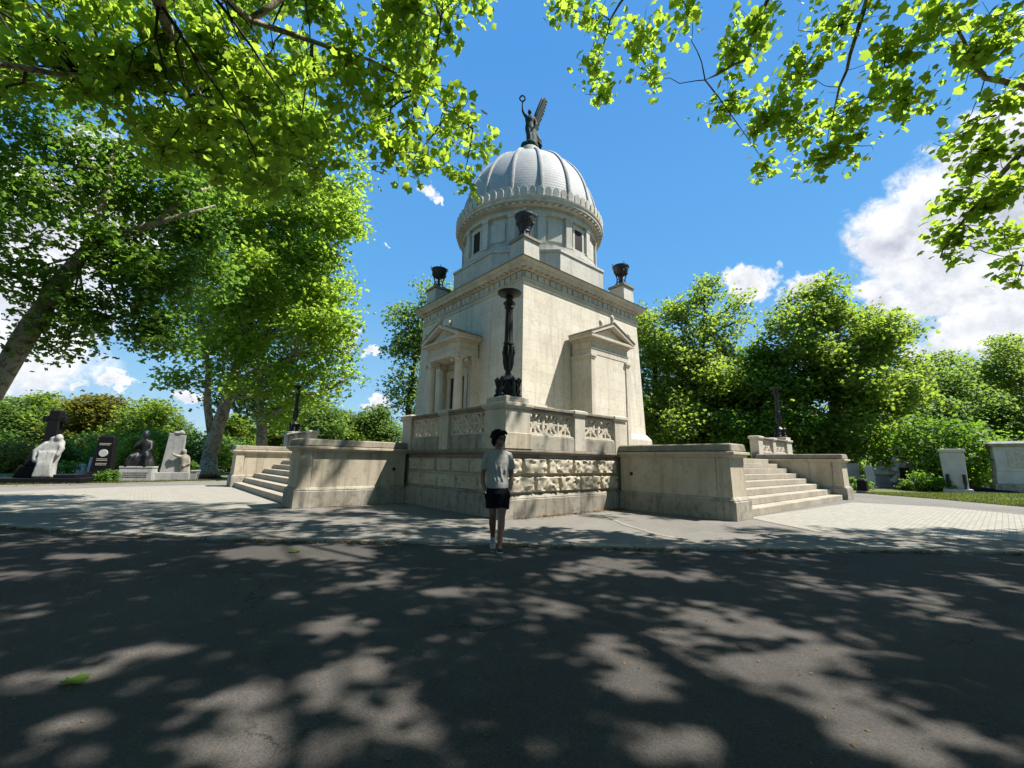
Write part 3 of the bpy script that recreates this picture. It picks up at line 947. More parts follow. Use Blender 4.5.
# blown drapery
limb(mb, [(.22, .1, 1.65), (.42, .16, 1.2), (.58, .22, .85), (.66, .25, .5)], [.14, .2, .25, .16])
limb(mb, [(.3, .1, 1.0), (.55, .1, .7), (.75, .15, .55)], [.12, .14, .1])
limb(mb, [(-.1, -.2, 1.5), (-.02, -.28, 1.0), (.0, -.3, .5)], [.08, .1, .1])
organic('figure', mb, .035, M['green_bronze'], ang_root, 3)
def wing_mesh(sx, tilt):
    mb = MB()
    base = Vector((.10 * sx + .06, .14, 2.25))
    def W3(u, w):   # u along the wing, w feather direction
        return base + Vector((sx * (.16 + .72 * u), .22 + .10 * u,   .15 + 1.95 * u ** .9)) + Vector((sx * .16, .10, -.75)) * w
    rows = 12
    jit = random.Random(12)
    for k in range(rows):
        u = k / (rows - 1)
        root = W3(u, 0)
        L_ = .45 + .85 * math.sin(PI * min(1, .25 + .55 * u)) * (1 - .3 * u) * jit.uniform(.62, .92)
        tip = root + Vector((sx * (.12 + .10 * u), .14, -.85 + .55 * u)) * L_ * 1.05
        mid = (root + tip) / 2 + Vector((0, .05, 0))
        mb.tube([root, mid, tip], [.12, .15, .045], 8, .4)
    mb.tube([W3(k / 8, 0) for k in range(9)], [.12, .13, .13, .12, .11, .1, .09, .075, .05], 10)
    mb.tube([base, W3(0, 0)], [.12, .12], 8)
    return mb
organic('wing', wing_mesh(1, 0), .035, M['green_bronze'], ang_root, 2)
organic('wing', wing_mesh(.80, 0), .035, M['green_bronze'], ang_root, 2)
mb = MB()
wc = Vector((-.53, -.15, 3.72))
ring_pts = [wc + Vector((.19 * math.cos(a), .03 * math.sin(3 * a), .19 * math.sin(a))) for a in np.linspace(0, 2 * PI, 25)]
mb.tube(ring_pts, .05, 8)
for k in range(26):
    a = 2 * PI * k / 26
    p = wc + Vector((.19 * math.cos(a), 0, .19 * math.sin(a)))
    q = p + Vector((.085 * math.cos(a + .9 * (1 if k % 2 else -1)), .03 * (-1) ** k, .085 * math.sin(a + .9 * (1 if k % 2 else -1))))
    mb.tube([p, (p + q) / 2, q], [.02, .035, .006], 6, .4)
mb.build('wreath', M['green_bronze'], ang_root, smooth=50)

# ------------------------------------------------------------------ tripod braziers on the roof
def make_brazier():
    t = empty('roof_brazier', (0, 0, 0))
    MB().lathe([(.40, 0), (.40, .05), (.30, .08), (.28, .12)], 24).build('foot', M['black_iron'], t, smooth=40)
    MB().lathe([(.05, .62), (.25, .64), (.40, .74), (.47, .92), (.49, 1.05), (.53, 1.07), (.53, 1.13), (.47, 1.14), (.40, 1.0), (.1, .9)], 28).build('bowl', M['black_iron'], t, smooth=40)
    for k in range(4):
        a = 2 * PI * k / 4 + PI / 4
        c_, s_ = math.cos(a), math.sin(a)
        P_ = lambda r_, z: (r_ * c_, r_ * s_, z)
        mb = MB()
        mb.tube([P_(.36, .06), P_(.30, .2), P_(.25, .4), P_(.31, .6), P_(.40, .78)], [.05, .04, .035, .04, .045], 8)
        mb.ball(P_(.37, .09), .07); mb.ball(P_(.42, .8), .065)
        mb.build('leg', M['black_iron'], t, smooth=50)
        mb = MB(); mb.tube([P_(.50, 1.08), P_(.58, 1.13), P_(.56, 1.22), P_(.50, 1.24)], .02, 6)
        mb.build('ring_handle', M['black_iron'], t, smooth=50)
    mb = MB()
    mb.tube([(.26 * math.cos(a), .26 * math.sin(a), .40) for a in np.linspace(0, 2 * PI, 25)], .025, 6)
    mb.tube([(.27 * math.cos(a), .27 * math.sin(a), .2) for a in np.linspace(0, 2 * PI, 25)], .018, 6)
    mb.build('hoop', M['black_iron'], t, smooth=50)
    MB().lathe([(.10, .08), (.07, .2), (.10, .35), (.06, .45), (.09, .63)], 14).build('stem', M['black_iron'], t, smooth=50)
    return t
b0 = make_brazier()
for i, ((x, y), lab) in enumerate((((6.38, 6.38), 'black iron tripod brazier on the nearest roof corner, in front of the dome'),
                                   ((ML - 6.38, 6.38), 'black iron tripod brazier on the right roof corner of the mausoleum'),
                                   ((6.38, ML - 6.38), 'black iron tripod brazier on the left roof corner of the mausoleum'))):
    o = b0 if i == 0 else copy_tree(b0)
    o.location = mloc(x, y, 11.855)
    o.rotation_euler.z = MROT + .2 * i
    o.scale = (.95, .95, 1.2)
    if i == 0: bowl_ = o
    tag(o, lab, 'brazier', 'braziers on the roof corners')
MB().lathe([(.22, .10), (.26, .16), (.24, .3), (.28, .5), (.34, .72), (.40, .86)], 24).build('inner_vessel', M['black_iron'], bowl_, smooth=40)

# ------------------------------------------------------------------ candelabra on the terrace corners
def make_candelabrum():
    t = empty('candelabrum', (0, 0, 0))
    mb = MB(); mb.lathe([(.30, 0), (.34, .02), (.30, .10), (.28, .16), (.22, .46), (.25, .5), (.14, .60), (.1, .66)], 6)
    base = mb.build('base', M['black_iron'], t, smooth=30)
    for k in range(6):
        a = 2 * PI * k / 6
        c_, s_ = math.cos(a), math.sin(a)
        P_ = lambda r_, z, o_=0: (r_ * c_ - o_ * s_, r_ * s_ + o_ * c_, z)
        mb = MB()
        mb.ball(P_(.33, .06), (.09, .09, .07)); mb.ball(P_(.31, .20), (.07, .07, .09)); mb.ball(P_(.28, .47), (.09, .09, .07))
        mb.tube([P_(.36, .05), P_(.29, .2), P_(.33, .36), P_(.37, .50), P_(.31, .56), P_(.27, .50)], [.04, .045, .04, .045, .035, .02], 7)
        for o_ in (-.09, .09): mb.tube([P_(.26, .12, o_), P_(.29, .26, o_ * .6), P_(.25, .42, o_)], [.03, .045, .03], 6)
        mb.build('scroll', M['black_iron'], base, smooth=50)
    mb = MB(); mb.lathe([(.08, .62), (.10, .68), (.08, .74), (.10, .78), (.115, .86), (.13, 1.0), (.13, 1.2), (.12, 1.4), (.115, 1.5), (.16, 1.52), (.16, 1.58), (.13, 1.6)], 20)
    vase = mb.build('acanthus_vase', M['black_iron'], t, smooth=40)
    mb = MB()
    for k in range(8):
        a = 2 * PI * k / 8
        for (z0, z1, r0, r1) in ((.8, 1.2, .095, .135), (1.1, 1.48, .125, .13)):
            a2 = a + (0 if z0 < 1 else PI / 8)
            c_, s_ = math.cos(a2), math.sin(a2)
            mb.tube([(r0 * c_, r0 * s_, z0), ((r0 + .03) * c_, (r0 + .03) * s_, (z0 + z1) / 2), (r1 * c_, r1 * s_, z1 - .05), ((r1 + .035) * c_, (r1 + .035) * s_, z1)], [.03, .05, .04, .015], 6)
    mb.build('leaves', M['black_iron'], vase, smooth=50)
    # fluted shaft
    vs, fs = [], []
    N = 40
    zs = [(1.6, .135), (1.7, .13), (2.1, .122), (2.45, .112), (2.58, .11)]
    for z, r_ in zs:
        for k in range(N):
            a = 2 * PI * k / N
            rr = r_ * (1 - (.10 if k % 4 in (0, 1) else 0))
            vs.append((rr * math.cos(a), rr * math.sin(a), z))
    for i in range(len(zs) - 1):
        for k in range(N):
            fs.append((i * N + k, i * N + (k + 1) % N, (i + 1) * N + (k + 1) % N, (i + 1) * N + k))
    MB().add(vs, fs).build('shaft', M['black_iron'], t)
    MB().lathe([(.12, 2.58), (.15, 2.60), (.15, 2.64), (.12, 2.68), (.19, 2.72), (.19, 2.76), (.12, 2.78), (.10, 2.86), (.13, 2.9), (.12, 2.94)], 20).build('collar', M['black_iron'], t, smooth=40)
    MB().lathe([(.12, 2.93), (.2, 2.945), (.345, 3.01), (.375, 3.045), (.375, 3.075), (.33, 3.07), (.15, 3.02), (.05, 3.0)], 28).build('bowl', M['black_iron'], t, smooth=40)
    return t
c0 = make_candelabrum()
for i, ((x, y), lab) in enumerate((((.42, .42), 'tall black iron candelabrum on the nearest corner pedestal of the balustrade, above the walking man'),
                                   ((ML - .42, .42), 'distant black iron candelabrum on the right terrace corner beyond the right stairs'),
                                   ((.42, ML - .42), 'distant black iron candelabrum on the left terrace corner beyond the left stairs'))):
    o = c0 if i == 0 else copy_tree(c0)
    o.location = mloc(x, y, 2.868)
    o.rotation_euler.z = MROT + .3
    o.scale = (.85, .85, .915)
    tag(o, lab, 'candelabrum', 'iron candelabra on the terrace corners')

# ------------------------------------------------------------------ the walking man
plain('skin', (.19, .088, .052), .5, 0, .2, 12, .1)
plain('hair', (.008, .006, .005), .95, 0, .4, 40, .8)
plain('tshirt', (.30, .295, .275), .9, 0, .18, 60, .5, second=(.235, .23, .215))
plain('shorts', (.006, .0065, .011), .9, 0, .3, 30, .4)
plain('shoe_dark', (.02, .02, .022), .6)
plain('shoe_grey', (.26, .26, .25), .7, 0, .3, 20)
plain('shoe_sole', (.5, .5, .48), .7)
plain('sunglass', (.008, .008, .01), .12)
man = empty('person', (-.205, 6.93, ROAD_Z), R(4), 'man in grey T-shirt and dark shorts walking on the road, head turned, hands in pockets', 'person')
# figure faces -Y (towards the viewer); x>0 is the viewer's right; z from the soles
mb = MB()
# torso
mb.ellring([((0, 0, .86), .155, .105), ((0, 0, .95), .165, .115), ((0, .005, 1.06), .145, .10), ((0, .005, 1.18), .155, .105), ((0, .01, 1.30), .175, .115), ((0, .012, 1.40), .175, .10), ((0, .012, 1.46), .12, .075), ((0, .012, 1.50), .065, .062)], 20)
limb(mb, [(0, .015, 1.46), (.005, -.005, 1.58)], [.062, .056])
# head turned to the viewer's right
hd = Matrix.Translation((.008, -.015, 1.655)) @ Matrix.Rotation(R(38), 4, 'Z')
H_ = lambda x, y, z: tuple(hd @ Vector((x, y, z)))
rot3 = hd.to_3x3()
mb.ball(H_(0, .01, .02), (.074, .094, .105), 16, 12, rot3); mb.ball(H_(0, -.025, -.045), (.055, .062, .07), 14, 10, rot3)
mb.ball(H_(0, -.095, -.012), (.014, .022, .024), 8, 6, rot3); mb.ball(H_(0, -.075, -.095), (.026, .022, .02), 8, 6, rot3)
for s_ in (-1, 1): mb.ball(H_(s_ * .076, .012, -.005), (.012, .022, .032), 8, 6, rot3)
mb.ball(H_(0, -.083, -.055), (.026, .014, .008), 8, 6, rot3)
# legs: viewer's right leg steps forward, the other trails
limb(mb, [(.085, 0, .90), (.083, -.05, .70), (.066, -.11, .49), (.062, -.13, .36), (.05, -.145, .20), (.045, -.15, .09)], [.092, .082, .056, .058, .042, .036], 12)
limb(mb, [(-.085, 0, .90), (-.076, .0, .70), (-.066, .0, .50), (-.062, .08, .36), (-.052, .17, .21), (-.048, .22, .12)], [.092, .08, .056, .058, .042, .036], 12)
mb.ball((.045, -.21, .05), (.038, .10, .035)); mb.ball((-.045, .165, .07), (.036, .085, .035))
# arms down with the hands in the pockets
for s_, el in ((1, .235), (-1, .25)):
    limb(mb, [(s_ * .158, .012, 1.40), (s_ * .195, .03, 1.26), (s_ * (el - .015), .055, 1.11), (s_ * (el - .02), .0, .98), (s_ * .195, -.035, .885)], [.056, .048, .040, .036, .028], 10)
    # hand: palm and four fingers sliding into the pocket, thumb outside
    mb.ball((s_ * .180, -.055, .845), (.022, .036, .045), 10, 8)
    for q in range(4):
        y_ = -.082 + .018 * q
        mb.tube([(s_ * .178, y_, .825), (s_ * .172, y_ - .004, .785), (s_ * .166, y_ - .002, .755 + .006 * abs(q - 1.5))], [.0095, .009, .007], 8)
    mb.tube([(s_ * .188, -.075, .86), (s_ * .186, -.105, .84), (s_ * .18, -.115, .81)], [.011, .010, .008], 8)
organic('body', mb, .0085, M['skin'], man, 3)
# hair
mb = MB()
mb.ball(H_(0, .034, .048), (.100, .110, .112), 16, 12, rot3); mb.ball(H_(0, .075, -.02), (.088, .06, .10), 12, 8, rot3)
r_ = random.Random(3)
for k in range(70):
    a, b_ = r_.uniform(0, 2 * PI), r_.uniform(-.25, 1.4)
    d = Vector((math.cos(a) * math.cos(b_), math.sin(a) * math.cos(b_), math.sin(b_)))
    if d.y < -.30 and d.z < .55: continue
    p = Vector((d.x * .096, .03 + d.y * .106, .05 + d.z * .102))
    q = p + d * .022 + Vector((r_.uniform(-.02, .02), r_.uniform(-.02, .02), -.02))
    mb.tube([H_(*p), H_(*q)], [.024, .010], 6)
for s_ in (-1, 1):
    mb.tube([H_(s_ * .085, -.035, .06), H_(s_ * .100, .015, 0), H_(s_ * .095, .04, -.07)], [.03, .040, .026], 8)
for k in range(7):
    mb.tube([H_(-.06 + .02 * k, -.06, .125), H_(-.066 + .022 * k, -.105, .095 + .008 * (k % 3)), H_(-.07 + .022 * k, -.108, .066 + .012 * (k % 2))], [.03, .022, .008], 6)
organic('hair', mb, .009, M['hair'], man, 2)
mb = MB()
for s_ in (-1, 1):
    mb.ball(H_(s_ * .034, -.088, .018), (.030, .010, .022), 12, 8, rot3)
    mb.tube([H_(s_ * .06, -.08, .025), H_(s_ * .078, -.03, .02), H_(s_ * .082, .01, .01)], .005, 6)
mb.tube([H_(-.012, -.096, .024), H_(.012, -.096, .024)], .005, 6)
mb.build('sunglasses', M['sunglass'], man, smooth=60)
# clothes
mb = MB()
mb.ellring([((.0, .0, .895), .178, .132), ((0, .0, .96), .174, .130), ((0, .005, 1.06), .160, .118), ((0, .005, 1.18), .165, .122), ((0, .01, 1.30), .178, .128), ((0, .012, 1.39), .178, .114), ((0, .012, 1.46), .125, .086), ((0, .012, 1.495), .082, .078)], 28)
for s_ in (-1, 1):
    mb.tube([(s_ * .10, .012, 1.425), (s_ * .165, .014, 1.405), (s_ * .198, .03, 1.30), (s_ * .222, .045, 1.19)], [.060, .064, .060, .064], 14)
# loose cloth: shallow drag folds from the shoulders and round the waist
rf = random.Random(5)
for k in range(9):
    x0 = rf.uniform(-.13, .13); z0 = rf.uniform(1.05, 1.33)
    x1 = x0 * .6 + rf.uniform(-.05, .05); z1 = z0 - rf.uniform(.10, .22)
    yy = lambda x, z: -.118 * math.sqrt(max(.05, 1 - (x / .18) ** 2)) + .004
    mb.tube([(x0, yy(x0, z0), z0), ((x0 + x1) / 2, yy((x0 + x1) / 2, 0) - .004, (z0 + z1) / 2), (x1, yy(x1, z1), z1)], [.006, .017, .006], 6)
organic('tshirt', mb, .0095, M['tshirt'], man, 3)
mb = MB()
mb.ellring([((0, 0, .80), .185, .135), ((0, 0, .90), .178, .128), ((0, 0, .965), .168, .12)], 24)
mb.tube([(.085, .0, .88), (.090, -.035, .74), (.082, -.078, .60)], [.102, .104, .102], 18)
mb.tube([(-.085, .0, .88), (-.083, .006, .74), (-.077, .004, .60)], [.102, .102, .10], 18)
for s_ in (-1, 1): mb.ball((s_ * .172, -.055, .80), (.03, .055, .075), 10, 8)
organic('shorts', mb, .0095, M['shorts'], man, 3)
def shoe(name, x, y, z, rx, mat, sock):
    Mx = Matrix.Translation((x, y, z)) @ Matrix.Rotation(R(rx), 4, 'X')
    f = lambda a, b_, c_: tuple(Mx @ Vector((a, b_, c_)))
    mb = MB(f)
    rings = []
    out = [(-.145, .012, .02), (-.13, .036, .04), (-.09, .048, .055), (-.03, .047, .075), (.03, .043, .10), (.08, .042, .115), (.115, .036, .11), (.13, .012, .09)]
    vs, fs = [], []
    n = 14
    for (yy, hw, hh) in out:
        for k in range(n):
            a = 2 * PI * k / n
            zz = .018 + (hh - .018) * max(0, math.sin(a)) if math.sin(a) > 0 else .018
            vs.append((hw * math.cos(a), yy, zz))
    for i in range(len(out) - 1):
        for k in range(n): fs.append((i * n + k, i * n + (k + 1) % n, (i + 1) * n + (k + 1) % n, (i + 1) * n + k))
    fs += [tuple(range(n)), tuple((len(out) - 1) * n + k for k in range(n))]
    mb.add(vs, fs)
    o = mb.build(name, mat, man, smooth=60)
    ms = MB(f)
    ms.prism([(-.015, -.15), (.02, -.15), (.044, -.11), (.05, -.06), (.044, .03), (.042, .10), (.02, .135), (-.02, .135), (-.042, .10), (-.044, .03), (-.05, -.06), (-.044, -.11)], 0, .02)
    ms.build('sole', M['shoe_sole'], o, bevel=.004)
    return o
shoe('shoe', .045, -.205, .0, 0, M['shoe_dark'], 0)
shoe('shoe', -.05, .155, .028, 14, M['shoe_grey'], 0)
man.scale = (1.03, 1.03, 1.025)
# ------------------------------------------------------------------ trees
def leaf_mat(name, dif, tra, yellow, dark, gloss=.2):
    dif, tra, yellow, dark = (tuple(x * .86 for x in q) for q in (dif, tra, yellow, dark))
    m = bpy.data.materials.new(name); m.use_nodes = True
    t = m.node_tree; t.nodes.clear()
    o = t.nodes.new('ShaderNodeOutputMaterial')
    at_ = t.nodes.new('ShaderNodeAttribute'); at_.attribute_name = 'tint'
    fac = at_.outputs['Fac']
    c1 = mixc(t, ramp(t, fac, [(.0, (0, 0, 0)), (.5, (0, 0, 0)), (1, (1, 1, 1))]), dif, yellow)
    c1 = mixc(t, ramp(t, fac, [(.0, (1, 1, 1)), (.45, (0, 0, 0)), (1, (0, 0, 0))]), c1, dark)
    c2 = mixc(t, ramp(t, fac, [(.0, (.25, .25, .25)), (.5, (.5, .5, .5)), (1, (.75, .75, .75))]), tuple(x * .65 for x in tra), tuple(min(1, x * 1.25) for x in tra))
    p = t.nodes.new('ShaderNodeBsdfPrincipled')
    p.inputs['Roughness'].default_value = .48
    p.inputs['Specular IOR Level'].default_value = gloss
    t.links.new(c1, p.inputs['Base Color'])
    tr = t.nodes.new('ShaderNodeBsdfTranslucent')
    t.links.new(c2, tr.inputs['Color'])
    mx = t.nodes.new('ShaderNodeMixShader'); mx.inputs[0].default_value = .55
    t.links.new(p.outputs[0], mx.inputs[1]); t.links.new(tr.outputs[0], mx.inputs[2])
    t.links.new(mx.outputs[0], o.inputs[0])
    MATS[name] = m
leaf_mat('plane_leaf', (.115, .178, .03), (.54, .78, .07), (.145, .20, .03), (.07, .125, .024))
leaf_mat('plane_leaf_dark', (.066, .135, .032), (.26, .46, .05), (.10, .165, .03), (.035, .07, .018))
leaf_mat('wood_leaf', (.10, .17, .038), (.42, .58, .06), (.15, .205, .04), (.05, .095, .025))
leaf_mat('bluegreen_leaf', (.075, .145, .045), (.30, .45, .07), (.105, .17, .045), (.036, .075, .027))
leaf_mat('golden_leaf', (.15, .145, .03), (.34, .33, .035), (.19, .17, .04), (.06, .085, .02))
leaf_mat('fresh_leaf', (.085, .18, .03), (.22, .40, .03), (.14, .22, .035), (.045, .10, .02))
m, t, b = new_mat('plane_bark')
tcn = t.nodes.new('ShaderNodeTexCoord'); P = tcn.outputs['Object']
v = t.nodes.new('ShaderNodeTexVoronoi'); v.inputs['Scale'].default_value = 5.5; v.inputs['Randomness'].default_value = 1
t.links.new(vmth(t, 'ADD', P, noise(t, P, 4, 4, .6, out=1)), v.inputs['Vector'])
a = noise(t, P, 7, 5, .6)
colr = mixc(t, ramp(t, v.outputs['Color'], [(.3, (0, 0, 0)), (.34, (1, 1, 1))], 'LINEAR'), (.14, .115, .08), (.27, .235, .165))
colr = mixc(t, ramp(t, a, [(.55, (0, 0, 0)), (.62, (1, 1, 1))]), colr, (.085, .072, .052))
t.links.new(colr, b.inputs['Base Color']); b.inputs['Roughness'].default_value = .9
bump(t, b, mth(t, 'ADD', a, v.outputs['Distance']), .5, .02)
plain('dark_bark', (.06, .048, .036), .95, 0, .5, 8, .8)

def fan(outline, drop=.12):
    pts = [(0, .42, .0)] + [(r_ * math.sin(R(a)), .42 - r_ * math.cos(R(a)), -drop * r_ * r_ * 2.2) for a, r_ in outline]
    n = len(outline)
    return np.array(pts), np.array([(0, 1 + k, 1 + (k + 1) % n) for k in range(n)])
# five-lobed plane leaf, stalk at the origin
PLANE = fan([(0, .42), (28, .46), (52, .60), (74, .45), (106, .64), (136, .44), (160, .52), (180, .68), (200, .52), (224, .44), (254, .64), (286, .45), (308, .60), (332, .46)])
SIMPLE = (np.array([(0, 0, 0), (.30, .38, -.06), (.22, .8, -.10), (0, 1.0, -.16), (-.22, .8, -.10), (-.30, .38, -.06), (0, .5, .06)]),
          np.array([(6, 0, 1), (6, 1, 2), (6, 2, 3), (6, 3, 4), (6, 4, 5), (6, 5, 0)]))
RAGGED = (np.array([(0, 0, 0), (.38, .25, -.10), (.16, .42, .03), (.42, .72, -.12), (.02, 1.0, -.1), (-.36, .80, .02), (-.18, .5, .05), (-.40, .26, -.08)]),
          np.array([(0, 1, 2), (0, 2, 6), (0, 6, 7), (2, 3, 4), (2, 4, 6), (6, 4, 5)]))
def leaves(name, pos, size, tmpl, mat, parent, up=.75, seed=1, droop=.25, tint=None):
    r_ = np.random.default_rng(seed)
    N = len(pos)
    V, F = tmpl
    nrm = r_.normal(0, 1, (N, 3)) * .75; nrm[:, 2] = np.abs(nrm[:, 2]) * .5 + up
    nrm /= np.linalg.norm(nrm, axis=1)[:, None]
    d = r_.normal(0, 1, (N, 3)); d[:, 2] -= droop * 2
    d -= nrm * (d * nrm).sum(1)[:, None]
    d /= np.linalg.norm(d, axis=1)[:, None] + 1e-9
    x = np.cross(d, nrm)
    s = size * r_.uniform(.5, 1.28, N)
    curl = r_.uniform(-.4, 2.6, N)[:, None]
    P_ = pos[:, None, :] + (V[None, :, 0, None] * x[:, None] + V[None, :, 1, None] * d[:, None] + (V[None, :, 2] * curl)[:, :, None] * nrm[:, None]) * s[:, None, None]
    nv, nf = len(V), len(F)
    me = bpy.data.meshes.new(name)
    me.vertices.add(N * nv); me.vertices.foreach_set('co', P_.astype(np.float32).ravel())
    idx = (F[None] + (np.arange(N) * nv)[:, None, None]).astype(np.int32).ravel()
    me.loops.add(len(idx)); me.loops.foreach_set('vertex_index', idx)
    me.polygons.add(N * nf)
    me.polygons.foreach_set('loop_start', np.arange(0, len(idx), 3, dtype=np.int32))
    me.polygons.foreach_set('loop_total', np.full(N * nf, 3, dtype=np.int32))
    me.update(calc_edges=True)
    tv = r_.uniform(0, 1, N) if tint is None else np.clip(tint + r_.normal(0, .18, N), 0, 1)
    at_ = me.attributes.new('tint', 'FLOAT', 'POINT')
    at_.data.foreach_set('value', np.repeat(tv, nv).astype(np.float32))
    return link_mesh(name, me, mat, parent)
def wobble(p, q, n, amp, r_):
    p, q = np.array(p, float), np.array(q, float)
    L_ = np.linalg.norm(q - p)
    out = []
    off = np.zeros(3)
    for k in range(n + 1):
        u = k / n
        off = off + r_.normal(0, amp * L_ / n, 3)
        out.append(p + (q - p) * u + off * math.sin(PI * u))
    out[-1] = q
    return out
def grow(name, loc, trunk, tr, blobs, twigs, per, leaf, mat, bark, label, cat='tree', group=None, spread=.55, tmpl=SIMPLE, seed=1, fork=None, up=.75, sub=7, reject=None, limb_r=.45, flat=.6, edge=.5, kmin=.34, clump=0):
    """trunk: points relative to loc; blobs: (centre rel., (rx,ry,rz)[, share]); every blob hangs on a limb that leaves the trunk"""
    r_ = np.random.default_rng(seed)
    root = empty(name, loc, 0, label, cat, group)
    mb = MB()
    tp = [np.array(p, float) for p in trunk]
    fine, rad = [], []
    for i in range(len(tp) - 1):
        for k in range(4):
            u = k / 4
            fine.append(tp[i] * (1 - u) + tp[i + 1] * u); rad.append(tr[i] * (1 - u) + tr[i + 1] * u)
    fine.append(tp[-1]); rad.append(tr[-1])
    rad = [x * (1 + .06 * r_.normal()) for x in rad]
    rad[0] *= 1.35; rad[1] *= 1.08
    mb.tube(fine, rad, 12)
    pos, tints = [], []
    vols = np.array([(b_[1][0] * b_[1][1] * b_[1][2]) ** (2 / 3) * (b_[2] if len(b_) > 2 else 1) for b_ in blobs]); vols /= vols.sum()
    for b_, sh in zip(blobs, vols):
        c_, rr = np.array(b_[0], float), np.array(b_[1], float)
        # limb
        dist = [np.linalg.norm(p[:2] - c_[:2]) * .55 + abs((c_[2] - .55 * np.linalg.norm(p[:2] - c_[:2])) - p[2]) for p in fine]
        k0 = int(np.argmin(dist)); k0 = max(k0, int(len(fine) * kmin))
        p0 = fine[min(k0, len(fine) - 1)]
        L_ = np.linalg.norm(c_ - p0)
        if L_ > .5:
            pts = wobble(p0, c_, 6, .22, r_)
            r0 = min(rad[min(k0, len(rad) - 1)] * .75, .035 * L_ + .05) * (limb_r / .45)
            mb.tube(pts, [r0 * (1 - .62 * k / 6) for k in range(7)], 7)
        else:
            r0 = rad[-1] * .7; pts = [p0, c_]
        n_t = max(3, int(twigs * sh))
        u = r_.normal(0, 1, (n_t, 3)); u /= np.linalg.norm(u, axis=1)[:, None]
        if clump:
            sc_ = r_.normal(0, 1, (clump, 3)); sc_ /= np.linalg.norm(sc_, axis=1)[:, None]; sc_[:, 2] = sc_[:, 2] * .8 + .15
            pick = r_.integers(0, clump, n_t)
            q = c_ + sc_[pick] * rr * .80 + u * rr * .46 * (r_.uniform(0, 1, n_t) ** .45)[:, None]
        else:
            q = c_ + u * rr * (r_.uniform(0, 1, n_t) ** edge)[:, None]
        tw = np.clip(.5 + r_.normal(0, .16, n_t), 0, 1)
        if reject is not None:
            kp = np.array([not reject(x + np.array(loc)) for x in q], bool)
            q, tw = q[kp], tw[kp]
        for x in q[:sub]:
            w_ = wobble(pts[max(0, len(pts) - 3)], x, 4, .2, r_)
            mb.tube(w_, [max(.015, r0 * .36) * (1 - .8 * k / 4) for k in range(5)], 5)
        for x, tt in zip(q, tw):
            m_ = max(3, int(per * r_.uniform(.6, 1.4)))
            g_ = np.clip(r_.normal(0, 1, (m_, 3)), -1.6, 1.6) * np.array([spread, spread, spread * flat])
            pos.append(x + g_); tints.append(np.full(m_, tt))
    mb.build('trunk', bark, root, smooth=True)
    pos = np.concatenate(pos); tints = np.concatenate(tints)
    leaves('crown', pos, leaf, tmpl, mat, root, up, seed + 5, tint=tints)
    return root

def px_in_frame(p, pad=30):
    X, Y, Z = p[0], p[1], p[2] - CAM_H
    dep = Y * math.cos(_th) + Z * math.sin(_th)
    if dep < .3: return False
    x = X / dep * CAM_F; y = (-Y * math.sin(_th) + Z * math.cos(_th)) / dep * CAM_F
    return abs(x) < 512 + pad and abs(y) < 384 + pad
# ---- the two great planes beside the viewer: their crowns roof the road; the sun reaches the road through their gaps
GAPS = []
for u, v, a, b_ in ((345, 672, 62, 18), (215, 703, 34, 20), (155, 652, 42, 11), (318, 628, 48, 9), (28, 680, 34, 12), (88, 678, 36, 12), (275, 745, 110, 24),
                    (388, 712, 40, 16), (445, 592, 30, 8), (640, 680, 40, 26), (700, 618, 36, 9), (760, 632, 50, 9), (830, 652, 55, 10), (775, 665, 65, 18),
                    (692, 742, 52, 24), (880, 738, 80, 34), (605, 648, 22, 8), (75, 725, 50, 12), (930, 710, 40, 10), (990, 745, 40, 14), (440, 672, 24, 14),
                    (300, 552, 100, 8), (90, 556, 50, 5), (600, 562, 28, 5), (560, 578, 24, 5), (790, 553, 24, 4), (440, 735, 45, 10), (535, 745, 30, 10), (20, 615, 26, 7), (640, 600, 18, 4), (470, 640, 24, 8), (560, 700, 20, 10)):
    c_ = gp(u, v, ROAD_Z); ax = (gp(u + a, v, ROAD_Z) - c_).length; ay = abs(gp(u, v - b_, ROAD_Z).y - gp(u, v + b_, ROAD_Z).y) / 2
    GAPS.append((c_.x, c_.y, ax * .86, ay * .90))
GAPS.append((-.95, 6.86, .42, .34))
_rg = np.random.default_rng(17)
for _ in range(36):                                     # small holes that dapple the far half of the road
    GAPS.append((_rg.uniform(-10, 9), _rg.uniform(4.0, 6.9), _rg.uniform(.22, .62), _rg.uniform(.14, .30)))
SH = np.array([SUN.x / SUN.z, SUN.y / SUN.z])
def in_gap(gx, gy, grow_=1.0):
    for (x, y, a, b_) in GAPS:
        if ((gx - x) / (a * grow_ + .05)) ** 2 + ((gy - y) / (b_ * grow_ + .05)) ** 2 < 1: return True
    return False
def kerb_y(x):
    for (xa, ya), (xb, yb) in zip(KERB[:-1], KERB[1:]):
        if xa <= x <= xb: return ya + (yb - ya) * (x - xa) / (xb - xa)
    return 8
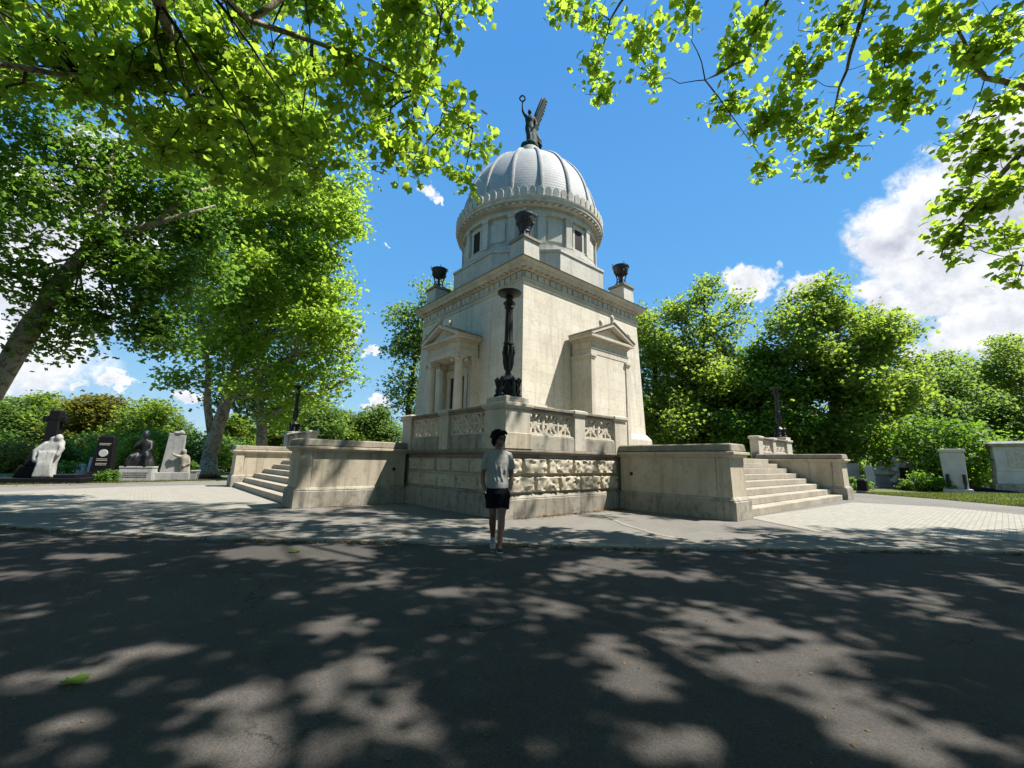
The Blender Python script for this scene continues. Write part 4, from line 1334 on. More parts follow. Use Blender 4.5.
def roof_clusters(n, seed, low):
    lg = np.array([(p[0] - SH[0] * p[2], p[1] - SH[1] * p[2]) for p in low])
    r_ = np.random.default_rng(seed)
    out = []
    while len(out) < n:
        gx, gy = r_.uniform(-15, 15), r_.uniform(-3.0, 12.5)
        ky = kerb_y(gx)
        if (((lg - (gx, gy)) ** 2).sum(1) < .62 ** 2).any(): continue
        if gy < ky - .15:
            if in_gap(gx, gy): continue
        elif gy < ky + 1.1:
            if r_.uniform() > (.42 if gx < 3.2 else .62): continue
        else:
            pr = .30 if gx < -1.5 else (.03 if gx < 4 else .30 if gy < ky + 2.2 else .0)
            if r_.uniform() > pr: continue
        for z in r_.uniform(8.5, 15, 4).tolist() + [17, 19, 21.5]:
            p = (gx + SH[0] * z, gy + SH[1] * z, z)
            if not px_in_frame(p, 60): out.append(p); break
        else: continue
    return np.array(out)
def make_plane(name, loc, trunk, tr, clusters, sprays, limbs, label, seed, per=36, size=.15, spread=.22):
    """clusters: leaf bunches of the high crown; sprays: (centre, radius, leaves, stretch) on the low hanging limbs"""
    r_ = np.random.default_rng(seed)
    root = empty(name, loc, 0, label, 'tree', 'tall plane trees over the road')
    L0 = np.array(loc, float)
    mb = MB()
    fine, rad = [], []
    for i in range(len(trunk) - 1):
        for k in range(5):
            u = k / 5
            fine.append(np.array(trunk[i]) * (1 - u) + np.array(trunk[i + 1]) * u); rad.append(tr[i] * (1 - u) + tr[i + 1] * u)
    fine.append(np.array(trunk[-1], float)); rad.append(tr[-1]); rad[0] *= 1.3
    mb.tube(fine, rad, 14)
    nodes = list(fine[len(fine) // 2:])
    for pts, ra in limbs:                                # explicit limbs (relative points)
        pp = [np.array(p, float) for p in pts]
        f2, r2 = [], []
        for i in range(len(pp) - 1):
            for k in range(4):
                u = k / 4
                f2.append(pp[i] * (1 - u) + pp[i + 1] * u + (r_.normal(0, .035, 3) if k else 0)); r2.append(ra[i] * (1 - u) + ra[i + 1] * u)
        f2.append(pp[-1]); r2.append(ra[-1])
        mb.tube(f2, r2, 9)
        nodes += f2[2:]
    # boughs that carry the high crown
    if len(clusters):
        cl = clusters - L0
        k_ = min(16, len(cl))
        cen = cl[r_.choice(len(cl), k_, replace=False)]
        for _ in range(4):
            lab_ = np.argmin(((cl[:, None] - cen[None]) ** 2).sum(2), 1)
            cen = np.array([cl[lab_ == j].mean(0) if (lab_ == j).any() else cen[j] for j in range(k_)])
        for c_ in cen:
            p0 = fine[len(fine) * 2 // 3] if c_[2] < trunk[-1][2] + 1.5 else fine[-1]
            w_ = wobble(p0, c_, 7, .15, r_)
            if any(px_in_frame(x + L0, 0) for x in w_): 
                continue
            mb.tube(w_, [.09 * (1 - .75 * k / 7) for k in range(8)], 7)
    def open_to_sun(p_, full):
        g_ = p_ + L0; gx, gy = g_[:, 0] - SH[0] * g_[:, 2], g_[:, 1] - SH[1] * g_[:, 2]
        bad = (np.abs(gx + .93) < .13) & (np.abs(gy - 6.90) < .30)
        if full:
            for (x, y, a, b_) in GAPS[:32]: bad |= ((gx - x) / (a * .95)) ** 2 + ((gy - y) / (b_ * .95)) ** 2 < 1
        return p_[~bad]
    pos, tints = [], []
    for c_ in (clusters - L0 if len(clusters) else []):
        m_ = int(per * r_.uniform(.7, 1.3))
        pos.append(open_to_sun(c_ + r_.normal(0, 1, (m_, 3)) * np.array([spread, spread, spread * .6]), True)); tints.append(np.full(len(pos[-1]), np.clip(r_.normal(.5, .15), 0, 1)))
    tw = MB()
    for (c_, rad_, cnt, st) in sprays:
        c_ = np.array(c_, float) - L0
        nd = np.array(nodes); j = int(np.argmin(((nd - c_) ** 2).sum(1)))
        p0 = nd[j]
        w_ = wobble(p0, c_, 5, .22, r_)
        d0 = np.linalg.norm(c_ - p0)
        if d0 < 4.5: tw.tube(w_, [max(.007, min(.03, .011 * d0)) * (1 - .65 * k / 5) for k in range(6)], 5)
        nt_ = max(3, cnt // 9)
        for _ in range(nt_):
            d = r_.normal(0, 1, 3) * np.array(st) ; d /= max(.6, np.linalg.norm(d)); d = d * rad_ * r_.uniform(.35, 1.3)
            e_ = c_ + d
            w2 = wobble(c_, e_, 3, .25, r_)
            tw.tube(w2, [.0085, .007, .005, .003], 4)
            m_ = max(3, int(cnt / nt_))
            uu = r_.uniform(.2, 1.08, m_)
            base_ = np.array([w2[0] * (1 - x) + w2[-1] * x for x in uu])
            pos.append(open_to_sun(base_ + r_.normal(0, .13, (m_, 3)), False)); tints.append(np.full(len(pos[-1]), np.clip(r_.normal(.55, .2), 0, 1)))
    mb.build('trunk', MATS['plane_bark'], root, smooth=True)
    if tw.v: tw.build('twigs', MATS['dark_bark'], root, smooth=True)
    leaves('crown', np.concatenate(pos), size, PLANE, MATS['plane_leaf'], root, .55, seed + 3, .45, tint=np.concatenate(tints))
    return root
# right plane: hanging sprays seen against the sky at the upper right
SPR = []
for u, v, Y, rad_, cnt in ((560, 8, 8.4, .45, 60), (597, 22, 8.2, .6, 90), (592, 70, 8.6, .42, 55), (600, 96, 8.8, .36, 50), (640, 40, 8.0, .6, 90), (655, 78, 8.4, .42, 50), (690, 12, 7.6, .6, 90),
                           (735, 100, 8.2, .48, 90), (728, 60, 8.0, .5, 80), (765, 165, 8.4, .30, 45), (768, 120, 8.0, .5, 100), (760, 25, 7.6, .6, 110), (800, 75, 7.8, .6, 130), (826, 158, 8.0, .48, 80), (800, 125, 7.8, .5, 90),
                           (850, 110, 7.6, .6, 130), (846, 145, 7.8, .4, 60), (840, 25, 7.2, .6, 130), (885, 60, 7.2, .65, 150), (905, 100, 7.2, .5, 100), (930, 20, 6.9, .65, 150), (975, 55, 6.8, .6, 120), (1015, 25, 6.6, .6, 120),
                           (1005, 105, 6.8, .5, 90), (985, 150, 7.2, .5, 90), (960, 135, 7.4, .35, 45), (1015, 185, 7.4, .5, 110), (985, 205, 7.6, .45, 90), (955, 235, 8.0, .4, 70), (945, 255, 8.2, .25, 30), (1005, 235, 7.8, .4, 80), (1022, 265, 7.8, .3, 40), (968, 170, 7.5, .4, 50), (948, 200, 7.8, .32, 40)):
    SPR.append((at(u, v, Y), rad_ * 1.12, int(cnt * 1.3), (1, 1, .8)))
LA = Vector((9.0, -3.2, -.05))
rel = lambda p: tuple(Vector(p) - LA)
limbsA = [([(.0, .0, 6.2), (-1.2, 2.5, 9.2), rel((7.4, 4.0, 10.9)), rel(at(880, -60, 6.4)), rel(at(850, 55, 7.4)), rel(at(832, 120, 7.8))], [.2, .12, .08, .055, .035, .012]),
          ([rel((7.4, 4.0, 10.9)), rel(at(780, -40, 7.0)), rel(at(745, 60, 7.9)), rel(at(705, 80, 8.2)), rel(at(756, 150, 8.4))], [.065, .05, .032, .018, .008]),
          ([rel((7.4, 4.0, 10.9)), rel(at(660, -50, 7.4)), rel(at(610, 20, 8.2)), rel(at(592, 80, 8.7))], [.06, .04, .022, .009]),
          ([(.0, .0, 6.4), (1.2, 3.0, 7.8), rel((10.6, 4.0, 8.6)), rel(at(1060, 100, 6.8)), rel(at(985, 78, 6.9)), rel(at(945, 10, 6.8))], [.2, .13, .10, .075, .045, .018]),
          ([rel(at(1060, 100, 6.8)), rel(at(1005, 170, 7.3)), rel(at(960, 225, 7.9)), rel(at(940, 258, 8.2))], [.075, .05, .025, .01])]
# left plane: the dense bright mass over the upper left
poly = [(-70, -70), (495, -70), (488, 8), (470, 40), (478, 85), (497, 125), (505, 160), (478, 182), (452, 172), (425, 160), (405, 188), (380, 152), (348, 135), (330, 160), (300, 205), (262, 180), (240, 205), (215, 165), (160, 150), (120, 118), (70, 95), (20, 90), (-70, 110)]
def inside(x, y, pl_):
    c_ = False
    for i in range(len(pl_)):
        (x1, y1), (x2, y2) = pl_[i], pl_[i - 1]
        if (y1 > y) != (y2 > y) and x < (x2 - x1) * (y - y1) / (y2 - y1) + x1: c_ = not c_
    return c_
r_ = np.random.default_rng(5)
SPL = []
while len(SPL) < 250:
    u, v = r_.uniform(-60, 505), r_.uniform(-60, 205)
    if not inside(u, v, poly): continue
    hole = ((u - 318) / 26) ** 2 + ((v - 92) / 14) ** 2 < 1 or ((u - 55) / 40) ** 2 + ((v - 66) / 10) ** 2 < 1
    if hole: continue
    if u > 478 or (u > 360 and r_.uniform() < .12): continue
    SPL.append((at(u, v, r_.uniform(6.6, 10.2)), .46, 84, (1, 1, .7)))
CL = roof_clusters(4300, 11, [p[0] for p in SPR] + [p[0] for p in SPL])
split = CL[:, 0] > .8 + .25 * (CL[:, 2] - 12)
make_plane('plane_tree', tuple(LA), [(0, 0, 0), (.1, .1, 3), (-.1, .2, 6.4), (-.3, .3, 10), (-.4, .4, 13)], [.55, .46, .40, .28, .16], CL[split], SPR, limbsA,
           'plane tree right of the viewer, its leafy boughs hanging across the upper right sky', 21)
LB = Vector((-8.6, -1.6, -.05))
rel = lambda p: tuple(Vector(p) - LB)
limbsB = [([(0, 0, 5.2), (1.2, 2.6, 7.2), rel((-5.4, 4.4, 8.6)), rel(at(250, 20, 7.2)), rel(at(370, 60, 8.4)), rel(at(470, 120, 9.2))], [.2, .13, .09, .06, .035, .012]),
          ([rel((-5.4, 4.4, 8.6)), rel(at(180, 60, 7.4)), rel(at(215, 120, 8.4)), rel(at(250, 170, 9.2))], [.12, .08, .045, .012]),
          ([(0, 0, 5.2), (-.4, 3.2, 6.8), rel(at(-40, 60, 6.2)), rel(at(80, 75, 7.4)), rel(at(190, 100, 8.4))], [.16, .11, .07, .04, .015]),
          ([rel(at(250, 20, 7.2)), rel(at(320, -30, 7.6)), rel(at(440, 20, 8.6))], [.07, .05, .015])]
make_plane('plane_tree', tuple(LB), [(0, 0, 0), (.05, .1, 2.6), (.2, .2, 5.4), (.4, .3, 9), (.7, .4, 12)], [.5, .42, .36, .26, .15], CL[~split], SPL, limbsB,
           'plane tree left of the viewer, its bright leaf mass filling the upper left', 31)
# leaning plane at the left edge
LC = Vector((-15.6, 10.6, 0))
relC = lambda u, v, Y=11: tuple(at(u, v, Y) - LC)
rr = np.random.default_rng(8)
blC = []
for u, v, Y, a_, sh in ((30, 190, 11, 1.5, .7), (90, 170, 12, 1.4, .8), (20, 275, 10.6, 1.1, .5), (80, 310, 11.5, 1.2, 1.0), (140, 270, 12, 1.4, 1.2), (150, 330, 12.5, 1.2, 1.1), (190, 230, 12.5, 1.3, 1.0), (205, 275, 13, 1.0, .6),
                         (110, 240, 11.2, 1.0, .8), (180, 180, 12, 1.3, .8), (60, 345, 11.5, .7, .5), (130, 200, 12, 1.2, .9), (-30, 230, 10, 1.6, .6), (20, 345, 11, .55, .4), (35, 125, 10.8, 1.2, .45), (115, 150, 12, 1.2, .5), (-20, 140, 10.4, 1.3, .4), (170, 150, 12.6, 1.2, .5), (75, 100, 11.5, 1.0, .35)):
    blC.append((relC(u, v, Y), (a_, a_, a_ * .75), sh))
trC = [(0, 0, -.05), (.5, .05, 1.4), relC(-10, 395), relC(35, 320), relC(68, 272), relC(90, 245, 11.1), relC(108, 190, 11.4), relC(114, 140, 11.8)]
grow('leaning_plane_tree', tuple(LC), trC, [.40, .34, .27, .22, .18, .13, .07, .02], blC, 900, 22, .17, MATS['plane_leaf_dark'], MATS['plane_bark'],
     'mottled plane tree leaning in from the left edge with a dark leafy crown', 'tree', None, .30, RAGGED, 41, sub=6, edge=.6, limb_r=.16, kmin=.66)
for (pts, ra) in (([relC(90, 245, 11.1), relC(150, 225, 11.6), relC(190, 213, 11.8), relC(215, 205, 12.2)], [.13, .09, .055, .012]), ([relC(160, 222, 11.6), relC(185, 196, 12), relC(215, 185, 12.6)], [.1, .07, .03])):
    o = MB().tube(pts, ra, 9).build('limb', MATS['plane_bark'], bpy.data.objects['leaning_plane_tree'], smooth=True)
# planes behind the graves on the left
def spread_blobs(spec, loc, scale=1.0):
    L0 = Vector(loc)
    return [((at(u, v, Y) - L0)[:], (a_, a_, a_ * .85), sh) for u, v, Y, a_, sh in spec]
LD = gp(207, 478.5); LD.z = -.05
spD = [(250, 120, 27, 3.6, 1), (290, 150, 26, 3.4, 1), (330, 180, 26, 2.4, .8), (215, 170, 28, 3.4, 1), (265, 210, 26, 3.6, 1.1), (320, 235, 26, 2.8, 1), (225, 260, 27, 3.2, 1), (290, 280, 26, 3.0, 1), (330, 300, 26.5, 2.0, .8), (190, 320, 27, 2.6, .8), (250, 330, 26.5, 2.6, .9), (310, 350, 26.5, 2.0, .8), (195, 385, 27, 1.7, .6), (335, 375, 27, 1.3, .5), (170, 260, 28, 2.6, .8), (260, 385, 26, 2.0, .7), (300, 395, 26.5, 1.9, .7), (325, 330, 26, 2.0, .8), (285, 245, 25, 2.8, 1), (255, 290, 25, 2.6, .9), (225, 350, 25.5, 2.0, .7), (335, 215, 26, 2.2, .8), (185, 215, 28, 2.6, .8), (200, 140, 28, 2.8, .8), (275, 425, 27.5, 1.2, .4)]
relD = lambda u, v, Y=26.8: tuple(at(u, v, Y) - LD)
grow('forked_plane_tree', tuple(LD), [(0, 0, 0), relD(210, 455), relD(217, 430), relD(232, 385), relD(243, 340), relD(248, 270), relD(256, 180)], [.56, .45, .38, .27, .22, .16, .08], spread_blobs(spD, LD), 2300, 24, .27, MATS['plane_leaf'], MATS['plane_bark'],
     'pale barked forked plane tree with a tall crown behind the graves left of the stairs', 'tree', None, .52, RAGGED, 43, sub=5, kmin=.45, limb_r=.25, clump=6)
o = MB().tube([relD(213, 440), relD(207, 405), relD(209, 370), relD(200, 320)], [.28, .2, .17, .09], 10).build('limb', MATS['plane_bark'], bpy.data.objects['forked_plane_tree'], smooth=True)
LE = gp(262, 473.0); LE.z = -.05
relE = lambda u, v, Y=33: tuple(at(u, v, Y) - LE)
LE = Vector((at(262, 470, 33).x, 33, -.05))
spE = [(270, 270, 33, 4, 1), (300, 320, 33, 3.4, 1), (240, 330, 34, 3.4, 1), (280, 375, 33, 2.8, .9), (330, 345, 33, 2.0, .7), (235, 390, 34, 2.2, .7), (305, 210, 33, 3.6, 1), (345, 380, 34, 1.4, .5), (268, 410, 34, 2.2, .7)]
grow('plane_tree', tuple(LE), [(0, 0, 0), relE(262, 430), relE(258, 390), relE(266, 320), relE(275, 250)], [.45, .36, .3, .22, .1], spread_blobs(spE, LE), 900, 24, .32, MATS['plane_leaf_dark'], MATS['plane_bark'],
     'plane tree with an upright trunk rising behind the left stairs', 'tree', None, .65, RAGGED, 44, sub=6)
# tree showing between the left trees and the mausoleum
LF = Vector((at(404, 460, 46).x, 46, -.05))
spF = [(408, 320, 46, 2.2, 1), (405, 350, 46, 2.2, 1), (412, 385, 46, 2.6, 1), (425, 340, 47, 3.4, 1), (440, 300, 47, 3, 1), (400, 400, 46, 1.6, .6), (430, 410, 47, 3, 1)]
grow('slender_tree', tuple(LF), [(0, 0, 0), (.1, 0, 5), (.3, 0, 10), (.8, .2, 15)], [.4, .32, .25, .1], spread_blobs(spF, LF), 380, 22, .38, MATS['bluegreen_leaf'], MATS['dark_bark'],
     'tree peeping out behind the left edge of the mausoleum', 'tree', None, .75, RAGGED, 45)
# ---- the wood on the right
def right_tree(u0, Y, spec, mat, seed, label, twigs, leaf=.30, bark='dark_bark', trunk_r=.5, top=None, per=30, spread=.58, edge=.5):
    spec = [(u, v + 9, Y_, a_, sh) for u, v, Y_, a_, sh in spec]
    L0 = Vector((at(u0, 470, Y).x, Y, -.05))
    tu, tv = top
    T = at(tu, tv, Y) - L0
    return grow('woodland_tree', tuple(L0), [(0, 0, 0), (T.x * .15, 0, T.z * .25), (T.x * .4, 0, T.z * .5), (T.x * .75, 0, T.z * .78), tuple(T)], [trunk_r, trunk_r * .8, trunk_r * .6, trunk_r * .35, .07],
                spread_blobs(spec, L0), twigs, per, leaf, MATS[mat], MATS[bark], label, 'tree', 'trees of the wood right of the mausoleum', spread, RAGGED, seed, sub=6, edge=edge, clump=7)
right_tree(655, 40, [(652, 330, 40, 3.6, 1), (665, 370, 39, 4, 1), (645, 400, 40, 4, 1), (680, 415, 39, 4, 1), (655, 440, 38, 3, 1), (640, 350, 41, 3.4, 1)], 'wood_leaf', 51, 'bushy green tree directly behind the right edge of the mausoleum', 800, top=(655, 330))
right_tree(700, 38, [(692, 288, 38, 1.5, .6), (712, 283, 38, 1.5, .5), (730, 296, 38, 1.4, .4), (682, 308, 38, 1.8, .7), (705, 318, 38, 2.0, .6), (742, 308, 38, 1.2, .3), (728, 325, 38, 1.4, .3), (700, 345, 38, 2.6, .9), (715, 385, 37, 3.6, 1), (690, 370, 38, 3.0, 1), (705, 425, 36, 4, 1)], 'wood_leaf', 52, 'tall airy tree with a feathery top above its neighbours', 850, top=(705, 290), trunk_r=.4)
right_tree(765, 36, [(752, 362, 36, 2.4, 1), (775, 380, 35, 3.2, 1), (745, 390, 36, 3.0, 1), (765, 415, 35, 3.6, 1), (735, 430, 35, 2.8, .9), (790, 430, 34, 3, 1), (772, 356, 36, 1.8, .8)], 'fresh_leaf', 53, 'yellow green rounded tree behind the far iron candelabrum', 800, top=(762, 350))
right_tree(835, 34, [(820, 300, 34, 2.6, .9), (845, 305, 34, 2.6, .9), (800, 325, 34, 2.8, 1), (870, 330, 34, 2.6, 1), (835, 340, 33, 3.6, 1.1), (885, 365, 34, 2.4, .9), (795, 365, 34, 3, 1), (850, 375, 32.5, 3.6, 1.1), (815, 400, 33, 3.6, 1), (880, 400, 33.5, 3, 1), (850, 425, 32.5, 3.2, 1), (890, 430, 34, 2.4, .9), (805, 440, 34, 2.4, .8)], 'wood_leaf', 54,
           'broad dark green tree, the tallest dome of foliage right of the stairs', 1300, top=(838, 310), bark='plane_bark', trunk_r=.6)
right_tree(915, 42, [(905, 395, 42, 3, 1), (925, 380, 43, 3, 1), (915, 420, 41, 3.6, 1), (940, 405, 42, 3.4, 1), (905, 445, 40, 3, .9), (935, 440, 40, 3, .9)], 'bluegreen_leaf', 55, 'shaded bluish green tree in the gap left of the umbrella-topped trees', 750, top=(915, 385))
right_tree(985, 46, [(955, 365, 46, 3, .8), (985, 355, 46, 3.4, .9), (1010, 360, 46, 3, .8), (975, 400, 45, 3, .8), (1015, 405, 45, 3, .8), (990, 440, 43, 4, 1), (950, 440, 42, 3, .9), (1030, 375, 46, 3, .8), (935, 375, 47, 2.4, .6)], 'wood_leaf', 56, 'flat umbrella-topped tree with bare stems at the far right', 800, top=(985, 365), trunk_r=.35)
right_tree(1060, 40, [(1050, 360, 40, 3.6, 1), (1080, 380, 40, 4, 1), (1040, 410, 40, 3.4, 1), (1070, 430, 39, 4, 1), (1030, 440, 40, 3, 1)], 'bluegreen_leaf', 57, 'dark tree at the right edge behind the big white tomb', 750, top=(1060, 370))
# ---- distance: prototypes copied
protos = []
for k, (mat, seed) in enumerate((('bluegreen_leaf', 61), ('wood_leaf', 62), ('golden_leaf', 63))):
    protos.append(grow('distant_tree', (0, 0, -500), [(0, 0, 0), (.1, 0, 2), (.2, .1, 5), (0, 0, 8)], [.35, .28, .2, .08],
                       [((0, 0, 6.5), (3, 3, 2.4)), ((2, .5, 5), (2.2, 2.2, 1.8)), ((-2, -.4, 5.2), (2.3, 2.2, 1.8)), ((.4, -1.6, 4.6), (2.4, 2, 1.8)), ((.6, 1.5, 7.6), (1.6, 1.6, 1.3)), ((-.9, .2, 8.2), (1.5, 1.4, 1.1)), ((-1.4, 1, 3.2), (2, 2, 1.4)), ((1.6, -.6, 3), (2, 2, 1.3)), ((0, -1, 2.0), (2.6, 2.2, 1.4)), ((-2, .5, 1.6), (2, 2, 1.2)), ((2.2, .2, 1.6), (2, 2, 1.2))],
                       760, 20, .34, MATS[mat], MATS['dark_bark'], 'x', 'tree', 'background trees beyond the cemetery', .55, RAGGED, seed, sub=3))
GB = 'background trees beyond the cemetery'
spots = [(18, 44, 400, 0, 'bluish green background tree at the left edge behind the black cross'), (52, 47, 395, 1, 'tall background tree rising behind the top of the black cross'), (105, 44, 396, 2, 'olive golden background tree behind the black obelisk'),
         (150, 38, 400, 1, 'mid green background tree between the golden tree and the forked plane'), (-25, 42, 392, 1, 'background tree cut by the left edge of the photo'), (180, 50, 420, 0, 'low background tree seen behind the pale stele'),
         (235, 48, 415, 1, 'background tree between the forked plane and the left stairs'), (318, 52, 402, 0, 'dark background tree right of the left candelabrum'), (348, 56, 412, 1, 'rounded background tree over the middle of the left wing wall'), (378, 58, 408, 0, 'background tree next to the left edge of the mausoleum'),
         (285, 60, 400, 1, 'background tree behind the left candelabrum'), (75, 60, 405, 0, 'far bluish tree filling the gap between cross and obelisk'), (140, 28, 436, 1, 'small leafy tree just behind the seated statue'), (60, 30, 440, 0, 'small tree just behind the white mourning figure')]
for i, (u, Y, v, k, lab) in enumerate(spots):
    o = copy_tree(protos[k])
    top = at(u, v, Y)
    s = top.z / 9.0
    o.location = (top.x, Y, -.05); o.scale = (s * (1.0 + .25 * ((i * 7) % 3 - 1) * .4 + .15), s * 1.1, s); o.rotation_euler = (0, 0, i * 1.7)
    tag(o, lab, 'tree', GB)
spots2 = [(790, 60, 400, 1, 'far tree hidden between the domed tree and the yellow green tree'), (880, 58, 380, 0, 'far tree filling the gap right of the domed tree'), (940, 62, 372, 1, 'far tree behind the bluish green tree'), (1000, 62, 385, 0, 'far tree closing the view below the umbrella-topped tree'), (690, 60, 385, 0, 'far tree behind the airy feathery tree'), (740, 62, 390, 1, 'far tree between the feathery and the yellow green tree'), (1050, 60, 390, 1, 'far tree at the right edge of the photo')]
for i, (u, Y, v, k, lab) in enumerate(spots2):
    o = copy_tree(protos[k]); top = at(u, v, Y); s = top.z / 9.0
    o.location = (top.x, Y, -.05); o.scale = (s * 1.2, s * 1.2, s); o.rotation_euler = (0, 0, i * 2.1 + 1)
    tag(o, lab, 'tree', 'far trees of the wood')
for p_ in protos:
    for ch in list(p_.children): bpy.data.objects.remove(ch)
    bpy.data.objects.remove(p_)
# ------------------------------------------------------------------ unseen trees added around the viewer to block skylight from the road
BEH = []
for i, (x, y, h) in enumerate(((19, 3.5, 17), (17, -9, 18), (2, -12, 18), (-17, -9, 17), (-20, 3.0, 15), (29, -2, 17), (-31, -3, 16))):
    sg = 1
    o = grow('added_sky_block_tree', (x, y, -.06), [(0, 0, 0), (.1, .1, 3), (0, .2, 7), (.2, 0, 12)], [.5, .42, .3, .1],
             [((0, 0, h * .72), (5.2, 5.2, 4.2)), ((3, 1, h * .55), (3.4, 3.4, 2.6)), ((-3, -1, h * .55), (3.4, 3.4, 2.6)), ((.5, -3, h * .5), (3.4, 3.2, 2.6)), ((-.6, 3, h * .52), (3.2, 3.2, 2.4))] if i == 0 else [((0, 0, h * .7), (5, 5, 4))],
             420, 22, .42, MATS['plane_leaf_dark'], MATS['plane_bark'], 'unseen plane tree added to cut the skylight on the shaded road', 'tree', 'unseen sky-blocking trees added around the viewer', .7, RAGGED, 90 + i, sub=3) if i == 0 else copy_tree(BEH[0])
    o.location = (x, y, -.06); o.rotation_euler = (0, 0, i * 1.3)
    BEH.append(o)

# ------------------------------------------------------------------ the graves on the left
def figure_blob(parts): 
    mb = MB()
    for p in parts: limb(mb, *p) if isinstance(p[0], list) else mb.ball(*p)
    return mb
# black leaning cross with its slab
p = gp(47, 484)
gx = empty('cross_monument', (p.x, p.y, 0), R(24), 'tall black stone cross monument on a low black slab at the far left', 'gravestone')
MB().box(-1.55, 1.55, -.9, .9, -.02, .30).box(-.2, 1.2, -.6, .6, .30, .46).build('slab', M['black_granite'], gx, bevel=.02)
mb = MB(); sl = 0.0
def LEAN(x, y, z): return (x + sl * max(0, z - .5) - .35, y, z)
mb.mp = LEAN
mb.frustum(-.75, .40, -.36, .36, .3, .85, .10, .05); mb.frustum(-.48, .36, -.3, .3, .85, 1.5, .08, .04); mb.frustum(-.06, .44, -.24, .24, 1.5, 3.0, .04, .04); mb.box(-.02, .40, -.2, .2, 3.0, 3.5)
mb.box(-.24, .62, -.18, .18, 2.94, 3.22)
mb.mp = None
mb.build('cross', M['black_granite'], gx, bevel=.03)
# white mourning figure bent over the slab, hugging the cross
sx = empty('mourning_statue', (p.x + .22, p.y - .40, .30), R(24), 'white marble draped figure embracing the black cross', 'statue')
sx.scale = (.80, .85, .92)
mb = MB()
mb.ellring([((.05, 0, 0), .42, .32), ((.08, 0, .3), .36, .30), ((.1, 0, .65), .32, .30), ((.12, 0, 1.0), .38, .30), ((.05, 0, 1.3), .46, .28), ((.18, 0, 1.55), .42, .25), ((.26, 0, 1.75), .30, .2)], 16)
mb.ball((.34, -.1, 1.86), (.17, .18, .19)); mb.ball((.12, .0, 1.78), (.2, .18, .16))
limb(mb, [(.4, -.05, 1.62), (.56, -.15, 1.35), (.50, -.28, 1.05)], [.15, .13, .09])
limb(mb, [(-.15, -.05, 1.55), (-.48, -.12, 1.2), (-.42, -.2, .8), (-.1, -.3, .72)], [.15, .14, .11, .08])
for k in range(6): mb.tube([(-.25 + .12 * k, -.28, 1.2), (-.2 + .1 * k, -.34, .6), (-.3 + .14 * k, -.34, .02)], [.05, .07, .06], 6)
organic('figure', mb, .045, M['worn_marble'], sx, 2)
# black obelisk stone with medallion
p = gp(100, 482.0)
ob = empty('obelisk_gravestone', (p.x, p.y, 0), R(20), 'black tapered gravestone with a round pale medallion and inscription', 'gravestone')
MB().frustum(-.75, .75, -.45, .45, -.02, .28, .06).frustum(-.60, .6, -.36, .36, .28, .55, .08).build('base', M['black_granite'], ob, bevel=.02)
MB().hexa([(-.46, -.24, .55), (.46, -.24, .55), (.46, .24, .55), (-.46, .24, .55), (-.33, -.17, 2.42), (.33, -.17, 2.42), (.33, .17, 2.42), (-.33, .17, 2.42)]).hexa([(-.33, -.17, 2.42), (.33, -.17, 2.42), (.33, .17, 2.42), (-.33, .17, 2.42), (-.2, -.1, 2.54), (.2, -.1, 2.54), (.2, .1, 2.54), (-.2, .1, 2.54)]).build('shaft', M['black_granite'], ob, bevel=.015)
mb = MB(); n = 20
mb.extrude([(.2 * math.cos(2 * PI * k / n), -.23, 1.55 + .2 * math.sin(2 * PI * k / n)) for k in range(n)], (0, .06, .0))
mb.build('medallion', M['white_marble'], ob, bevel=.01)
mb = MB(); rq = random.Random(2)
for row, z in enumerate((2.05, 1.98, 1.22, 1.14, .98, .9)):
    x = -.24
    while x < .22:
        w = rq.uniform(.02, .05); yy = -.245 + (z - .55) * .0375
        mb.box(x, x + w, yy - .012, yy + .02, z, z + .035); x += w + .02
mb.build('inscription', M['limestone_trim'], ob)
# seated bronze figure on its pale base
p = gp(137, 481.5)
sb = empty('statue_pedestal', (p.x, p.y, 0), R(22), 'low pale stone base under the dark seated statue', 'pedestal')
sb.scale = (.78, .8, .85)
MB().frustum(-.95, .95, -.6, .6, -.02, .78, .10).build('plinth', M['grey_marble'], sb, bevel=.02)
MB().box(-.88, .88, -.52, .52, .782, .90).build('top_slab', M['grey_marble'], sb, bevel=.015)
mb = MB(); rq = random.Random(4)
for z in (.5, .38, .26):
    x = -.6
    while x < .6:
        w = rq.uniform(.03, .08); mb.box(x, x + w, -.60 + z * .13 - .012, -.55, z, z + .05); x += w + .03
mb.build('inscription', M['black_granite'], sb)
st_ = empty('seated_statue', (p.x, p.y, .765), R(22), 'dark bronze seated figure with bowed head on a pale base', 'statue')
st_.scale = (.78, .82, 1.08)
mb = MB()
mb.ellring([((0, .1, 0), .78, .45), ((0, .1, .25), .70, .42), ((.05, .12, .5), .5, .36)], 18)
mb.ellring([((.08, .15, .4), .36, .28), ((.10, .12, .75), .34, .26), ((.10, .05, 1.05), .36, .24), ((.10, 0, 1.25), .24, .18)], 16)
mb.ball((.08, -.08, 1.48), (.17, .2, .22)); mb.ball((.08, .0, 1.55), (.19, .18, .18))
limb(mb, [(.38, .05, 1.12), (.48, -.12, .8), (.25, -.3, .62)], [.13, .11, .08]); limb(mb, [(-.2, .05, 1.12), (-.36, -.1, .85), (-.2, -.28, 1.0), (.0, -.2, 1.3)], [.13, .11, .09, .07])
limb(mb, [(.3, .1, .5), (.42, -.4, .48), (.45, -.42, .05)], [.2, .16, .13]); limb(mb, [(-.2, .1, .5), (-.4, -.38, .42), (-.55, -.42, .05)], [.2, .16, .13])
mb.ball((-.55, .1, .25), (.25, .3, .25))
organic('figure', mb, .045, M['black_iron'], st_, 2)
